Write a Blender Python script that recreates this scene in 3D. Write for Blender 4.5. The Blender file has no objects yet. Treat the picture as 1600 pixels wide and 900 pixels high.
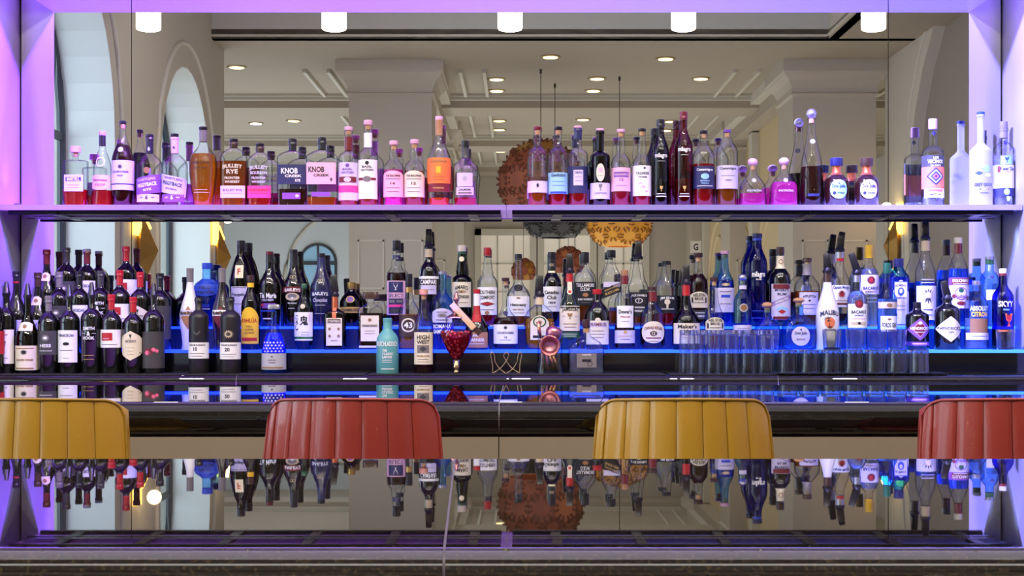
import bpy, bmesh, math, random
from mathutils import Vector, Matrix
C = bpy.context.scene.collection
SC = bpy.context.scene
random.seed(7)
F = 2263.0            # focal length in pixels of the 1600 px wide frame
HC = 1.25             # eye height of the camera
X0, Y0 = 810.0, 510.0 # principal point
YM = 5.45             # the mirror plane
PI = math.pi
V0 = 2*YM

# ------------------------------------------------------------------ camera
cam = bpy.data.cameras.new('camera'); co = bpy.data.objects.new('camera', cam); C.objects.link(co)
cam.sensor_width = 36; cam.lens = 36*F/1600
cam.shift_x = -10/1600; cam.shift_y = 60/1600
cam.clip_start = .05; cam.clip_end = 200
co.location = (0, 0, HC); co.rotation_euler = (PI/2, 0, 0)
SC.camera = co
SC.view_settings.view_transform = 'Standard'; SC.view_settings.look = 'None'
SC.view_settings.exposure = 0.0; SC.view_settings.gamma = 1
cy = SC.cycles
cy.use_denoising = True
cy.max_bounces = 16; cy.transparent_max_bounces = 28; cy.glossy_bounces = 6; cy.transmission_bounces = 14; cy.diffuse_bounces = 3
cy.caustics_reflective = False; cy.caustics_refractive = False
cy.sample_clamp_indirect = 3.0

# ------------------------------------------------------------------ world, added fill lights and niche lamps
w = bpy.data.worlds.new('daylight'); SC.world = w; w.use_nodes = True
bg = w.node_tree.nodes['Background']; bg.inputs[0].default_value = (.95, .975, 1.0, 1); bg.inputs[1].default_value = 6.0
def area(name, loc, rot, sx, sy, power, col):
    l = bpy.data.lights.new(name, 'AREA'); l.shape = 'RECTANGLE'; l.size = sx; l.size_y = sy; l.energy = power; l.color = col
    o = bpy.data.objects.new(name, l); C.objects.link(o); o.location = loc; o.rotation_euler = rot; return o
def spot(name, loc, target, power, col, ang=60, blend=.6, rad=.04):
    l = bpy.data.lights.new(name, 'SPOT'); l.energy = power; l.color = col; l.spot_size = math.radians(ang); l.spot_blend = blend; l.shadow_soft_size = rad
    o = bpy.data.objects.new(name, l); C.objects.link(o); o.location = loc
    o.rotation_euler = (Vector(target)-Vector(loc)).to_track_quat('-Z', 'Y').to_euler(); return o
area('tray_fill', (0.3, 2.4, 4.45), (0, 0, 0), 6.5, 3.2, 60, (1, .96, .92))  # unseen overhead fill, added to light the bar and bottles
for i_ in range(6): spot('front_fill_spot', (-2.5+i_, 0.9, 4.3), (-2.2+i_*.9, 4.6, 1.2), 105, (1, .91, .78), 110, .5, .045)  # unseen spots added for fill and for glints on granite and glass
for i_ in range(5): spot('bar_fill_spot', (-2.0+i_, 3.0, 4.4), (-1.9+i_*.95, 4.6, 1.2), 70, (1, .92, .82), 100, .6, .07)  # second unseen row, added as fill over the bar
# unseen violet and blue fills behind the bar, added to tint the niche soffit
area('violet_soffit_fill', (-.95, 4.76, .25), (math.radians(172), 0, 0), 1.9, .10, 260, (.38, .12, 1))
area('blue_soffit_fill', (.95, 4.76, .25), (math.radians(172), 0, 0), 1.8, .10, 220, (.26, .26, 1))
area('hall_fill', (0.3, -0.6, 4.1), (math.radians(-38), 0, 0), 6.0, 1.6, 60, (1, .95, .9))  # unseen tilted fill, added to light the columns behind the camera
area('hall_fill_up', (1.0, V0-21.5, .35), (PI, 0, 0), 5.5, 11, 215, (1, .95, .88))  # unseen upward fill, added to brighten the hall ceiling
area('aisle_fill_up', (-4.6, V0-23, .35), (PI, 0, 0), 3.0, 13, 300, (.93, .97, 1))  # another added fill near the floor, for the pale left aisle
area('right_aisle_fill_up', (5.2, V0-20, .35), (PI, 0, 0), 1.8, 10, 90, (1, .93, .82))  # added fill that lifts the dark gap beside the right column
area('bay_fill_up', (0, V0-13.5, .35), (PI, 0, 0), 5.5, 3.5, 40, (1, .96, .9))  # added upward fill for the bay behind the camera
# coloured wash lamps of the bar niche, mounted on the bar ceiling above the frame
spot('violet_wash_left', (-.2, 4.3, 3.1), (-1.95, 5.30, 2.25), 1500, (.24, .05, 1), 46)
spot('blue_wash_right', (.3, 4.3, 3.1), (1.9, 5.30, 2.15), 1500, (.26, .24, 1), 66)
spot('blue_wash_left_low', (-.4, 4.2, 2.9), (-1.95, 5.3, 1.45), 260, (.2, .10, 1), 35)
spot('blue_wash_right_low', (.5, 4.2, 2.9), (1.9, 5.3, 1.4), 500, (.22, .28, 1), 35)

# ------------------------------------------------------------------ materials
M = {}
def lin(c):
    return tuple(((v/255)/12.92 if v/255 <= .04045 else ((v/255+.055)/1.055)**2.4) for v in c)
def mat(name, col=(128,128,128), rough=.5, metal=0, emit=None, es=0, bump=0, bscale=60, noise=0, nscale=20, trans=0, ior=1.5, coat=0, spec=.5):
    if name in M: return M[name]
    m = bpy.data.materials.new(name); m.use_nodes = True; nt = m.node_tree; b = nt.nodes['Principled BSDF']
    c = lin(col); b.inputs['Base Color'].default_value = (*c, 1)
    b.inputs['Roughness'].default_value = rough; b.inputs['Metallic'].default_value = metal
    b.inputs['Transmission Weight'].default_value = trans; b.inputs['IOR'].default_value = ior
    b.inputs['Coat Weight'].default_value = coat; b.inputs['Coat Roughness'].default_value = .04
    b.inputs['Specular IOR Level'].default_value = spec
    if emit: b.inputs['Emission Color'].default_value = (*lin(emit), 1); b.inputs['Emission Strength'].default_value = es
    if noise:
        tc = nt.nodes.new('ShaderNodeTexCoord'); n = nt.nodes.new('ShaderNodeTexNoise'); n.inputs['Scale'].default_value = nscale; n.inputs['Detail'].default_value = 5
        nt.links.new(tc.outputs['Object'], n.inputs['Vector'])
        r = nt.nodes.new('ShaderNodeValToRGB'); r.color_ramp.elements[0].position = .35; r.color_ramp.elements[1].position = .65
        r.color_ramp.elements[0].color = (*[v*(1-noise) for v in c], 1); r.color_ramp.elements[1].color = (*[min(1, v*(1+noise)) for v in c], 1)
        nt.links.new(n.outputs['Fac'], r.inputs['Fac']); nt.links.new(r.outputs['Color'], b.inputs['Base Color'])
    if bump:
        tc = nt.nodes.new('ShaderNodeTexCoord'); n = nt.nodes.new('ShaderNodeTexNoise'); n.inputs['Scale'].default_value = bscale
        nt.links.new(tc.outputs['Object'], n.inputs['Vector'])
        bp = nt.nodes.new('ShaderNodeBump'); bp.inputs['Strength'].default_value = bump; bp.inputs['Distance'].default_value = .002
        nt.links.new(n.outputs['Fac'], bp.inputs['Height']); nt.links.new(bp.outputs['Normal'], b.inputs['Normal'])
    M[name] = m; return m
def thin_glass(name, tint, edge, rough=.01, refl=.9, frost=0):
    """bottle wall: see-through in the middle, darker and more reflecting at the edge where the wall is thick"""
    if name in M: return M[name]
    m = bpy.data.materials.new(name); m.use_nodes = True; nt = m.node_tree; nt.nodes.clear()
    out = nt.nodes.new('ShaderNodeOutputMaterial'); mx = nt.nodes.new('ShaderNodeMixShader')
    tr = nt.nodes.new('ShaderNodeBsdfTransparent'); gl = nt.nodes.new('ShaderNodeBsdfGlossy'); gl.inputs['Roughness'].default_value = rough
    lw = nt.nodes.new('ShaderNodeLayerWeight'); lw.inputs['Blend'].default_value = .45
    rp = nt.nodes.new('ShaderNodeValToRGB'); rp.color_ramp.elements[0].color = (*lin(tint), 1); rp.color_ramp.elements[1].color = (*lin(edge), 1)
    rp.color_ramp.elements[0].position = .35; rp.color_ramp.elements[1].position = .95
    nt.links.new(lw.outputs['Facing'], rp.inputs['Fac']); nt.links.new(rp.outputs['Color'], tr.inputs['Color'])
    pw = nt.nodes.new('ShaderNodeMath'); pw.operation = 'POWER'; pw.inputs[1].default_value = 6.0
    ma = nt.nodes.new('ShaderNodeMath'); ma.operation = 'MULTIPLY_ADD'; ma.inputs[1].default_value = .62*refl; ma.inputs[2].default_value = .05*refl; ma.use_clamp = True
    nt.links.new(lw.outputs['Facing'], pw.inputs[0]); nt.links.new(pw.outputs[0], ma.inputs[0])
    nt.links.new(ma.outputs[0], mx.inputs[0]); nt.links.new(tr.outputs[0], mx.inputs[1]); nt.links.new(gl.outputs[0], mx.inputs[2])
    last = mx
    if frost:
        m2 = nt.nodes.new('ShaderNodeMixShader'); m2.inputs[0].default_value = frost
        ad = nt.nodes.new('ShaderNodeMixShader'); df = nt.nodes.new('ShaderNodeBsdfDiffuse'); tl = nt.nodes.new('ShaderNodeBsdfTranslucent')
        df.inputs[0].default_value = (*lin(edge), 1); tl.inputs[0].default_value = (*lin(tint), 1)
        nt.links.new(df.outputs[0], ad.inputs[1]); nt.links.new(tl.outputs[0], ad.inputs[2])
        nt.links.new(mx.outputs[0], m2.inputs[1]); nt.links.new(ad.outputs[0], m2.inputs[2]); last = m2
    nt.links.new(last.outputs[0], out.inputs[0]); M[name] = m; return m
def liquid_mat(name, col, body=.45, glow=None):
    if name in M: return M[name]
    m = bpy.data.materials.new(name); m.use_nodes = True; nt = m.node_tree; nt.nodes.clear()
    out = nt.nodes.new('ShaderNodeOutputMaterial'); mx = nt.nodes.new('ShaderNodeMixShader'); mx.inputs[0].default_value = body
    g = nt.nodes.new('ShaderNodeBsdfGlass'); g.inputs['IOR'].default_value = 1.34; g.inputs['Color'].default_value = (*lin(col), 1); g.inputs['Roughness'].default_value = .02
    t = nt.nodes.new('ShaderNodeBsdfTranslucent'); t.inputs[0].default_value = (*lin(glow or col), 1)
    d = nt.nodes.new('ShaderNodeBsdfDiffuse'); d.inputs[0].default_value = (*lin(glow or col), 1)
    md = nt.nodes.new('ShaderNodeMixShader'); nt.links.new(t.outputs[0], md.inputs[1]); nt.links.new(d.outputs[0], md.inputs[2])
    nt.links.new(g.outputs[0], mx.inputs[1]); nt.links.new(md.outputs[0], mx.inputs[2]); nt.links.new(mx.outputs[0], out.inputs[0]); M[name] = m; return m
def gradient_glow(name, stops, strength, x0=-1.9, x1=1.85, base=(200,200,210)):
    """LED-lit acrylic: the LED colour changes along the shelf"""
    if name in M: return M[name]
    m = mat(name, base, .25); nt = m.node_tree; b = nt.nodes['Principled BSDF']
    tc = nt.nodes.new('ShaderNodeTexCoord'); sx = nt.nodes.new('ShaderNodeSeparateXYZ'); mr = nt.nodes.new('ShaderNodeMapRange')
    mr.inputs['From Min'].default_value = x0; mr.inputs['From Max'].default_value = x1
    r = nt.nodes.new('ShaderNodeValToRGB'); e = r.color_ramp.elements
    e[0].position = stops[0][0]; e[0].color = (*lin(stops[0][1]), 1); e[1].position = stops[-1][0]; e[1].color = (*lin(stops[-1][1]), 1)
    for p, c in stops[1:-1]:
        k = e.new(p); k.color = (*lin(c), 1)
    nt.links.new(tc.outputs['Object'], sx.inputs[0]); nt.links.new(sx.outputs['X'], mr.inputs['Value']); nt.links.new(mr.outputs[0], r.inputs['Fac'])
    nt.links.new(r.outputs['Color'], b.inputs['Emission Color']); b.inputs['Emission Strength'].default_value = strength
    return m
def granite(name, base=(14,13,13), fleck=(95,80,60), rough=.04, ior=1.75):
    m = mat(name, base, rough, ior=ior); nt = m.node_tree; b = nt.nodes['Principled BSDF']
    tc = nt.nodes.new('ShaderNodeTexCoord'); v = nt.nodes.new('ShaderNodeTexNoise'); v.inputs['Scale'].default_value = 260; v.inputs['Detail'].default_value = 3
    r = nt.nodes.new('ShaderNodeValToRGB'); r.color_ramp.elements[0].position = .52; r.color_ramp.elements[1].position = .68
    r.color_ramp.elements[0].color = (*lin(base), 1); r.color_ramp.elements[1].color = (*lin(fleck), 1)
    nt.links.new(tc.outputs['Object'], v.inputs['Vector']); nt.links.new(v.outputs['Fac'], r.inputs['Fac']); nt.links.new(r.outputs['Color'], b.inputs['Base Color'])
    return m

# ------------------------------------------------------------------ mesh helpers
def link(name, me, m=None, parent=None):
    o = bpy.data.objects.new(name, me); C.objects.link(o)
    if m is not None:
        for q in (m if isinstance(m, (list, tuple)) else [m]): me.materials.append(q)
    if parent is not None: o.parent = parent
    return o
def finish(name, bm, m, parent=None, smooth=False, angle=None, loc=None):
    me = bpy.data.meshes.new(name); bm.normal_update(); bm.to_mesh(me); bm.free()
    if smooth:
        for p in me.polygons: p.use_smooth = True
        if angle: 
            me.set_sharp_from_angle(angle=math.radians(angle))
    o = link(name, me, m, parent)
    if loc: o.location = loc
    return o
def box(bm, x0, x1, y0, y1, z0, z1, bevel=0):
    r = bmesh.ops.create_cube(bm, size=1, matrix=Matrix.Translation(((x0+x1)/2, (y0+y1)/2, (z0+z1)/2)) @ Matrix.Diagonal((abs(x1-x0), abs(y1-y0), abs(z1-z0), 1)))
    if bevel:
        es = list({e for v in r['verts'] for e in v.link_edges})
        bmesh.ops.bevel(bm, geom=es, offset=bevel, segments=2, affect='EDGES', profile=.5)
    return r['verts']
def boxo(name, x0, x1, y0, y1, z0, z1, m, parent=None, bevel=0):
    bm = bmesh.new(); box(bm, x0, x1, y0, y1, z0, z1, bevel); return finish(name, bm, m, parent)
def tube(bm, pts, r, n=8, closed=False):
    pts = [Vector(p) for p in pts]; rings = []; N = len(pts)
    up = Vector((0, 0, 1))
    for i, p in enumerate(pts):
        a = pts[(i-1) % N] if (i > 0 or closed) else p; b = pts[(i+1) % N] if (i < N-1 or closed) else p
        t = (b-a).normalized(); u = up if abs(t.dot(up)) < .95 else Vector((1, 0, 0))
        s = t.cross(u).normalized(); q = s.cross(t).normalized(); rr = r[i] if isinstance(r, (list, tuple)) else r
        rings.append([bm.verts.new(p + s*rr*math.cos(k*2*PI/n) + q*rr*math.sin(k*2*PI/n)) for k in range(n)])
    for i in range(N if closed else N-1):
        A, B_ = rings[i], rings[(i+1) % N]
        for k in range(n): bm.faces.new((A[k], A[(k+1) % n], B_[(k+1) % n], B_[k]))
    if not closed:
        bm.faces.new(rings[0][::-1]); bm.faces.new(rings[-1])
def ring_xy(r, asp, n_exp, n, k):
    """k = 0 round .. 1 full superellipse of exponent n_exp"""
    e = 2+(n_exp-2)*k; a = 1-(1-asp)*k; out = []
    for i in range(n):
        t = 2*PI*(i+.5)/n; c, s = math.cos(t), math.sin(t)
        out.append((r*math.copysign(abs(c)**(2/e), c), a*r*math.copysign(abs(s)**(2/e), s)))
    return out
def lathe(bm, prof, n=28, n_exp=2, asp=1, rn=0, R=None, cap0=True, cap1=True, off=(0, 0)):
    R = R or max(r for z, r in prof); rings = []
    for z, r in prof:
        k = max(0, min(1, (r-rn)/(R-rn+1e-9))) if n_exp != 2 or asp != 1 else 0
        rings.append([bm.verts.new((x+off[0], y+off[1], z)) for x, y in ring_xy(max(r, 1e-5), asp, n_exp, n, k)])
    for A, B_ in zip(rings, rings[1:]):
        for k in range(n): bm.faces.new((A[k], A[(k+1) % n], B_[(k+1) % n], B_[k]))
    if cap0: bm.faces.new(rings[0][::-1])
    if cap1: bm.faces.new(rings[-1])
def tag(o, label=None, cat=None, group=None, kind=None):
    if label: o['label'] = label
    if cat: o['category'] = cat
    if group: o['group'] = group
    if kind: o['kind'] = kind
    return o
def struct(o): o['kind'] = 'structure'; return o
def empty(name, loc, rz=0):
    o = bpy.data.objects.new(name, None); C.objects.link(o); o.location = loc; o.rotation_euler.z = rz; o.empty_display_size = .05; return o
def px(x, Y): return (x-X0)*Y/F
def pz(y, Y): return HC+(Y0-y)*Y/F
def V(yv): return 2*YM-yv     # a depth read in the mirror -> its true place behind the camera

_tc = {}
def text_mesh(s):
    """triangles of a string, normalised to width 1, height 1, centred"""
    if s in _tc: return _tc[s]
    cu = bpy.data.curves.new('t', 'FONT'); cu.body = s; cu.resolution_u = 2; cu.offset = .028
    ob = bpy.data.objects.new('t', cu); C.objects.link(ob)
    dg = bpy.context.evaluated_depsgraph_get(); me = bpy.data.meshes.new_from_object(ob.evaluated_get(dg))
    vs = [v.co.copy() for v in me.vertices]; fs = [list(p.vertices) for p in me.polygons]
    bpy.data.objects.remove(ob); bpy.data.curves.remove(cu); bpy.data.meshes.remove(me)
    if vs:
        x0 = min(v.x for v in vs); x1 = max(v.x for v in vs); y0 = min(v.y for v in vs); y1 = max(v.y for v in vs)
        vs = [((v.x-x0)/(x1-x0+1e-9)-.5, (v.y-y0)/(y1-y0+1e-9)-.5) for v in vs]
    _tc[s] = (vs, fs); return _tc[s]

# ------------------------------------------------------------------ the setting: niche, mirror, room seen in the mirror
plaster = mat('plaster', (188,180,168), .7, bump=.15, bscale=8)
ceilm = mat('ceiling_paint', (172,162,148), .8)
trimm = mat('trim_paint', (205,200,188), .5)
white_reveal = mat('reveal_paint', (232,236,236), .6)
nichem = mat('niche_panel', (150,144,160), .4)
yellow_lit_wall = mat('yellow_lit_paint', (206,188,150), .7)  # the yellow light on this wall is put into its paint
dark = mat('dark_gap', (8,8,10), .4)
NX0, NX1, NYF, NTOP = px(30, YM), px(1567, YM), 5.04, HC+1.27
ZC = HC-.168           # top of the back counter
def panel(name, x0, x1, y0, y1, z0, z1, m, parent=None): return boxo(name, x0, x1, y0, y1, z0, z1, m, parent)
wb = struct(panel('wall_back', -6, 6.5, YM+.02, YM+.14, 0, 4.9, nichem))
mirm = bpy.data.materials.new('mirror'); mirm.use_nodes = True; nt = mirm.node_tree; nt.nodes.clear()
o_ = nt.nodes.new('ShaderNodeOutputMaterial'); g_ = nt.nodes.new('ShaderNodeBsdfGlossy'); g_.inputs['Roughness'].default_value = 0; g_.inputs['Color'].default_value = (.90,.91,.90,1)
nt.links.new(g_.outputs[0], o_.inputs[0])
seams = [NX0+.007, px(205.5, YM), px(1388, YM), NX1-.007]
boxo('mirror_backing', NX0, NX1, YM+.012, YM+.02, ZC-.1, NTOP, dark, wb)
for a, b in zip(seams, seams[1:]): boxo('mirror_pane', a+.0015, b-.0015, YM, YM+.012, ZC-.02, NTOP-.004, mirm, wb)
struct(panel('wall_niche_left', -6, NX0, NYF, YM+.02, 0, 4.9, nichem))
struct(panel('wall_niche_right', NX1, 6.5, NYF, YM+.02, 0, 4.9, nichem))
struct(panel('wall_niche_top', NX0, NX1, NYF, YM+.02, NTOP, 4.9, nichem))
struct(panel('floor', -9, 6.5, V(32), YM, -.1, 0, mat('floor_boards', (96,78,60), .35, noise=.3, nscale=3)))
ZL = HC+3.0
XL, XR = -3.2, 4.15
def add_prism(bm, poly, axis, a, b):
    """poly of (u, z); axis 'x': extruded along x from a to b with u = y; axis 'y': extruded along y with u = x"""
    f = (lambda u, z, t: (t, u, z)) if axis == 'x' else (lambda u, z, t: (u, t, z))
    A = [bm.verts.new(f(u, z, a)) for u, z in poly]; B_ = [bm.verts.new(f(u, z, b)) for u, z in poly]; n = len(poly)
    bm.faces.new(A); bm.faces.new(B_[::-1])
    for i in range(n): bm.faces.new((A[i], B_[i], B_[(i+1) % n], A[(i+1) % n]))
def arc_prof(y0, y1, zs, zt, n=14):
    c, r = (y0+y1)/2, (y1-y0)/2
    return [(c+r*math.cos(PI-PI*i/n), zs+(zt-zs)*math.sin(PI*i/n)) for i in range(n+1)]
def wall_arched(name, x0, x1, ya, yb, z1, openings, m):
    """a wall along y from ya to yb with arched openings [(y0, y1, sill, spring, apex)], as ONE clean mesh of strips"""
    bm = bmesh.new(); cur = ya
    for (o0, o1, sill, zs, zt) in sorted(openings):
        box(bm, x0, x1, cur, o0, 0, z1)
        if sill > 0: box(bm, x0, x1, o0, o1, 0, sill)
        ap = arc_prof(o0, o1, zs, zt)
        for (p, q) in zip(ap, ap[1:]):
            add_prism(bm, [(p[0], p[1]), (q[0], q[1]), (q[0], z1), (p[0], z1)], 'x', x0, x1)
        cur = o1
    box(bm, x0, x1, cur, yb, 0, z1)
    bmesh.ops.recalc_face_normals(bm, faces=bm.faces)
    return struct(finish(name, bm, m))
def arch_trim(name, x, y0, y1, zs, zt, wdt, dep, m, parent, legs=0):
    bm = bmesh.new(); ap = arc_prof(y0, y1, zs, zt, 20)
    if legs: ap = [(y0, zs-legs)]+ap+[(y1, zs-legs)]
    tube(bm, [(x, p[0], p[1]) for p in ap], wdt/2, 6); return finish(name, bm, m, parent, True)
# left wall with two tall arched windows (seen obliquely in the mirror) and one nearer, added out of the frame for its light
ops = [(V(15.05), V(12.95), .35, HC+1.35, HC+2.5), (V(11.5), V(9.3), .35, HC+1.5, HC+2.75), (V(8.4), V(6.6), .35, HC+1.5, HC+2.6)]
wl = wall_arched('wall_left', XL-.46, XL, V(15.7), NYF, 4.9, ops, plaster)
for (o0, o1, sill, zs, zt) in ops:
    g = .16
    arch_trim('arch_moulding', XL+.005, o0-g, o1+g, zs, zt+.22, .05, .05, trimm, wl, legs=zs-1.0)
    # pale lining of the deep reveal
    bm = bmesh.new(); ap = [(o0, sill)]+arc_prof(o0, o1, zs, zt, 18)+[(o1, sill)]; c0 = (o0+o1)/2
    for (p, q) in zip(ap, ap[1:]):
        e = .012
        P = [(p[0], p[1]), (q[0], q[1])]; Q = [(c0+(u-c0)*(1-e), zz-(e if zz > zs else 0)) for u, zz in P]
        add_prism(bm, [P[0], P[1], Q[1], Q[0]], 'x', XL-.46, XL-.002)
    bmesh.ops.recalc_face_normals(bm, faces=bm.faces); finish('reveal_lining', bm, white_reveal, wl, False)
wn = 0
for (o0, o1, sill, zs, zt) in ops:
    wn += 1; bm = bmesh.new(); ap = [(o0+.03, sill)]+arc_prof(o0+.03, o1-.03, zs, zt-.03, 18)+[(o1-.03, sill)]
    tube(bm, [(XL-.42, p[0], p[1]) for p in ap], .035, 6)
    c = (o0+o1)/2; box(bm, XL-.44, XL-.40, c-.03, c+.03, sill, zt-.04); box(bm, XL-.44, XL-.40, o0, o1, zs-.03, zs+.03); box(bm, XL-.44, XL-.40, o0, o1, 1.3, 1.36)
    wf = struct(finish('window_%d' % wn, bm, mat('window_metal', (60,66,74), .4)))
    bm = bmesh.new(); poly = [(o0+.03, sill)]+arc_prof(o0+.03, o1-.03, zs, zt-.03, 18)+[(o1-.03, sill)]
    add_prism(bm, poly, 'x', XL-.424, XL-.416); finish('pane', bm, thin_glass('window_glass', (235,245,250), (190,205,215), .02, .8), wf)
struct(panel('wall_left_return', -9, XL, V(15.75), V(15.7), 0, 4.9, plaster))
# right wall with a big blind arch
wr = wall_arched('wall_right', XR, XR+.30, V(16.4), NYF, 4.9, [(V(15.4), V(10.6), 0, HC+1.3, HC+3.45)], trimm)
boxo('niche_back', XR+.12, XR+.30, V(15.5), V(10.4), 0, 4.9, mat('taupe_wall', (150,140,132), .8), wr)
arch_trim('arch_moulding', XR-.004, V(15.6), V(10.4), HC+1.3, HC+3.62, .035, .05, trimm, wr, legs=2)
# ceiling: soffit at ZL beyond the raised tray over the bar
cl = struct(panel('ceiling', -9, 6.5, V(32), V(15.1), ZL, ZL+.1, ceilm))
boxo('soffit_band', 3.24, 6.5, V(15.1), NYF, ZL, ZL+.1, ceilm, cl)
boxo('tray_face', XL-.5, 6.5, V(15.1)-.12, V(15.1), ZL, 4.92, mat('tray_paint', (200,202,196), .7), cl)
boxo('tray_face', 3.24, 3.34, V(15.1), NYF, ZL, 4.92, trimm, cl)
for dz in (.02,): 
    boxo('tray_moulding', XL, 3.24, V(15.1), V(15.1)+.03, ZL+dz, ZL+dz+.02, trimm, cl)
    boxo('tray_moulding', 3.21, 3.24, V(15.1), NYF, ZL+dz, ZL+dz+.02, trimm, cl)
struct(panel('ceiling_tray', XL-.5, 6.5, V(15.1)-.12, YM+.14, 4.9, 5.0, ceilm))
# beams
def beam_x(y, x0, x1, d=.16, wd=.75):
    boxo('ceiling_beam', x0, x1, y-wd/2, y+wd/2, ZL-d, ZL, ceilm, cl)
    for s in (-1, 1):
        boxo('beam_moulding', x0, x1, y+s*(wd/2+.05)-.05, y+s*(wd/2+.05)+.05, ZL-.07, ZL, trimm, cl)
        boxo('beam_moulding', x0, x1, y+s*(wd/2+.14)-.02, y+s*(wd/2+.14)+.02, ZL-.03, ZL, trimm, cl)
for yv in (19.2, 23.2, 27.0): beam_x(V(yv), -9, 6.5)
def beam_y(x, ya, yb, d=.28, wd=.9):
    boxo('ceiling_beam', x-wd/2, x+wd/2, ya, yb, ZL-d, ZL, ceilm, cl)
    for s in (-1, 1):
        boxo('beam_moulding', x+s*(wd/2+.06)-.06, x+s*(wd/2+.06)+.06, ya, yb, ZL-.12, ZL, trimm, cl)
        boxo('beam_moulding', x+s*(wd/2+.32)-.02, x+s*(wd/2+.32)+.02, ya, yb, ZL-.04, ZL, trimm, cl)
        boxo('beam_moulding', x+s*(wd/2+.6)-.02, x+s*(wd/2+.6)+.02, ya, yb, ZL-.04, ZL, trimm, cl)
for xb in (-1.45, 3.58): beam_y(xb, V(31.5), V(16.9))
# columns with capitals and recessed panels
def column(xc, yv, wd=.94, lab='white square column'):
    y = V(yv); root = struct(empty('column', (xc, y-wd/2, 0)))
    bm = bmesh.new(); box(bm, -wd/2, wd/2, -wd/2, wd/2, 0, ZL-.36); finish('shaft', bm, plaster, root)
    prof = [(ZL-.40, 0), (ZL-.38, .03), (ZL-.36, .03), (ZL-.35, .012), (ZL-.30, .015), (ZL-.22, .05), (ZL-.16, .11), (ZL-.14, .12), (ZL-.13, .135), (ZL, .14)]
    bm = bmesh.new(); rings = []
    for z, e in prof:
        h = wd/2+e; rings.append([bm.verts.new(p) for p in ((-h, -h, z), (h, -h, z), (h, h, z), (-h, h, z))])
    for A, B_ in zip(rings, rings[1:]):
        for k in range(4): bm.faces.new((A[k], A[(k+1) % 4], B_[(k+1) % 4], B_[k]))
    finish('capital', bm, plaster, root)
    # raised stiles leave recessed panels on the face towards the bar
    for z0, z1 in ((.25, HC+.30), (HC+.42, HC+.98)):
        for s in (-1, 1):
            x0, x1 = sorted((s*.07, s*(wd/2-.10)))
            bm = bmesh.new()
            for q in ((x0, x1, z0, z0+.02), (x0, x1, z1-.02, z1), (x0, x0+.02, z0, z1), (x1-.02, x1, z0, z1)):
                box(bm, q[0], q[1], wd/2, wd/2+.012, q[2], q[3])
            finish('panel_moulding', bm, trimm, root)
    return root
for xc in (-1.45, 3.58):
    for yv in (16.4, 21.3, 26.0): column(xc, yv)
# walls closing the hall
bwn = struct(panel('wall_hall_back', -1.0, 3.2, V(27.6), V(27.4), 0, ZL, plaster))
struct(panel('wall_aisle_back', -9, -1.0, V(30.3), V(30.1), 0, ZL, mat('cool_wall', (205,214,220), .7)))
struct(panel('wall_hall_right', 3.35, 3.5, V(27.4), V(17.5), 0, ZL-.28, yellow_lit_wall))
struct(panel('wall_far_right', 6.4, 6.5, V(32), YM, 0, 4.9, plaster))
struct(panel('wall_aisle_end', 3.2, 6.5, V(31.2), V(31), 0, 4.9, plaster))
struct(panel('wall_far_left', -9.1, -9, V(32), V(15.7), 0, 4.9, plaster))
hr = bpy.data.objects['wall_hall_right']
for yv in (19.0, 21.6, 24.2):
    arch_trim('arch_moulding', 3.345, V(yv+1.1), V(yv-1.1), HC+.8, HC+1.75, .06, .05, yellow_lit_wall, hr, legs=1.6)
    arch_trim('arch_moulding', 3.345, V(yv+.8), V(yv-.8), HC+.8, HC+1.5, .04, .05, yellow_lit_wall, hr, legs=1.6)
    boxo('pilaster', 3.25, 3.36, V(yv+1.45), V(yv+1.15), 0, ZL-.3, trimm, hr)
    boxo('pilaster_cap', 3.2, 3.38, V(yv+1.5), V(yv+1.1), HC+.72, HC+.80, trimm, hr)
# arched window of the aisle
bw = bpy.data.objects['wall_aisle_back']
Yb = 30.08
def far_arch(xc, r, zs, zb, name, m, rad, parent, y):
    bm = bmesh.new(); pts = [(xc-r, y, zb)]+[(xc-r*math.cos(PI*i/16), y, zs+r*math.sin(PI*i/16)) for i in range(17)]+[(xc+r, y, zb)]
    tube(bm, pts, rad, 6); return finish(name, bm, m, parent, True)
xc = px(497, 30.1)*1.0
wf = struct(empty('window_4', (0, 0, 0)))
far_arch(xc, .37, pz(410, 30.1), pz(560, 30.1), 'window_frame', mat('window_metal'), .03, wf, V(30.1)+.02)
bm = bmesh.new(); poly = [(xc-.37, pz(560, 30.1))]+[(xc-.37*math.cos(PI*i/16), pz(410, 30.1)+.37*math.sin(PI*i/16)) for i in range(17)]+[(xc+.37, pz(560, 30.1))]
add_prism(bm, poly, 'y', V(30.1)+.01, V(30.1)-.03); finish('pane', bm, mat('sky_pane', (120,160,190), .1, emit=(150,190,215), es=.35), wf)
boxo('muntin', xc-.02, xc+.02, V(30.1), V(30.1)+.05, pz(560, 30.1), pz(382, 30.1), mat('window_metal'), wf)
boxo('muntin', xc-.37, xc+.37, V(30.1), V(30.1)+.05, pz(414, 30.1), pz(408, 30.1), mat('window_metal'), wf)
far_arch(px(560, 30)*1.0, 1.55, pz(440, 30), pz(560, 30), 'arch_moulding', trimm, .04, bw, V(30.1)+.02)
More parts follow.
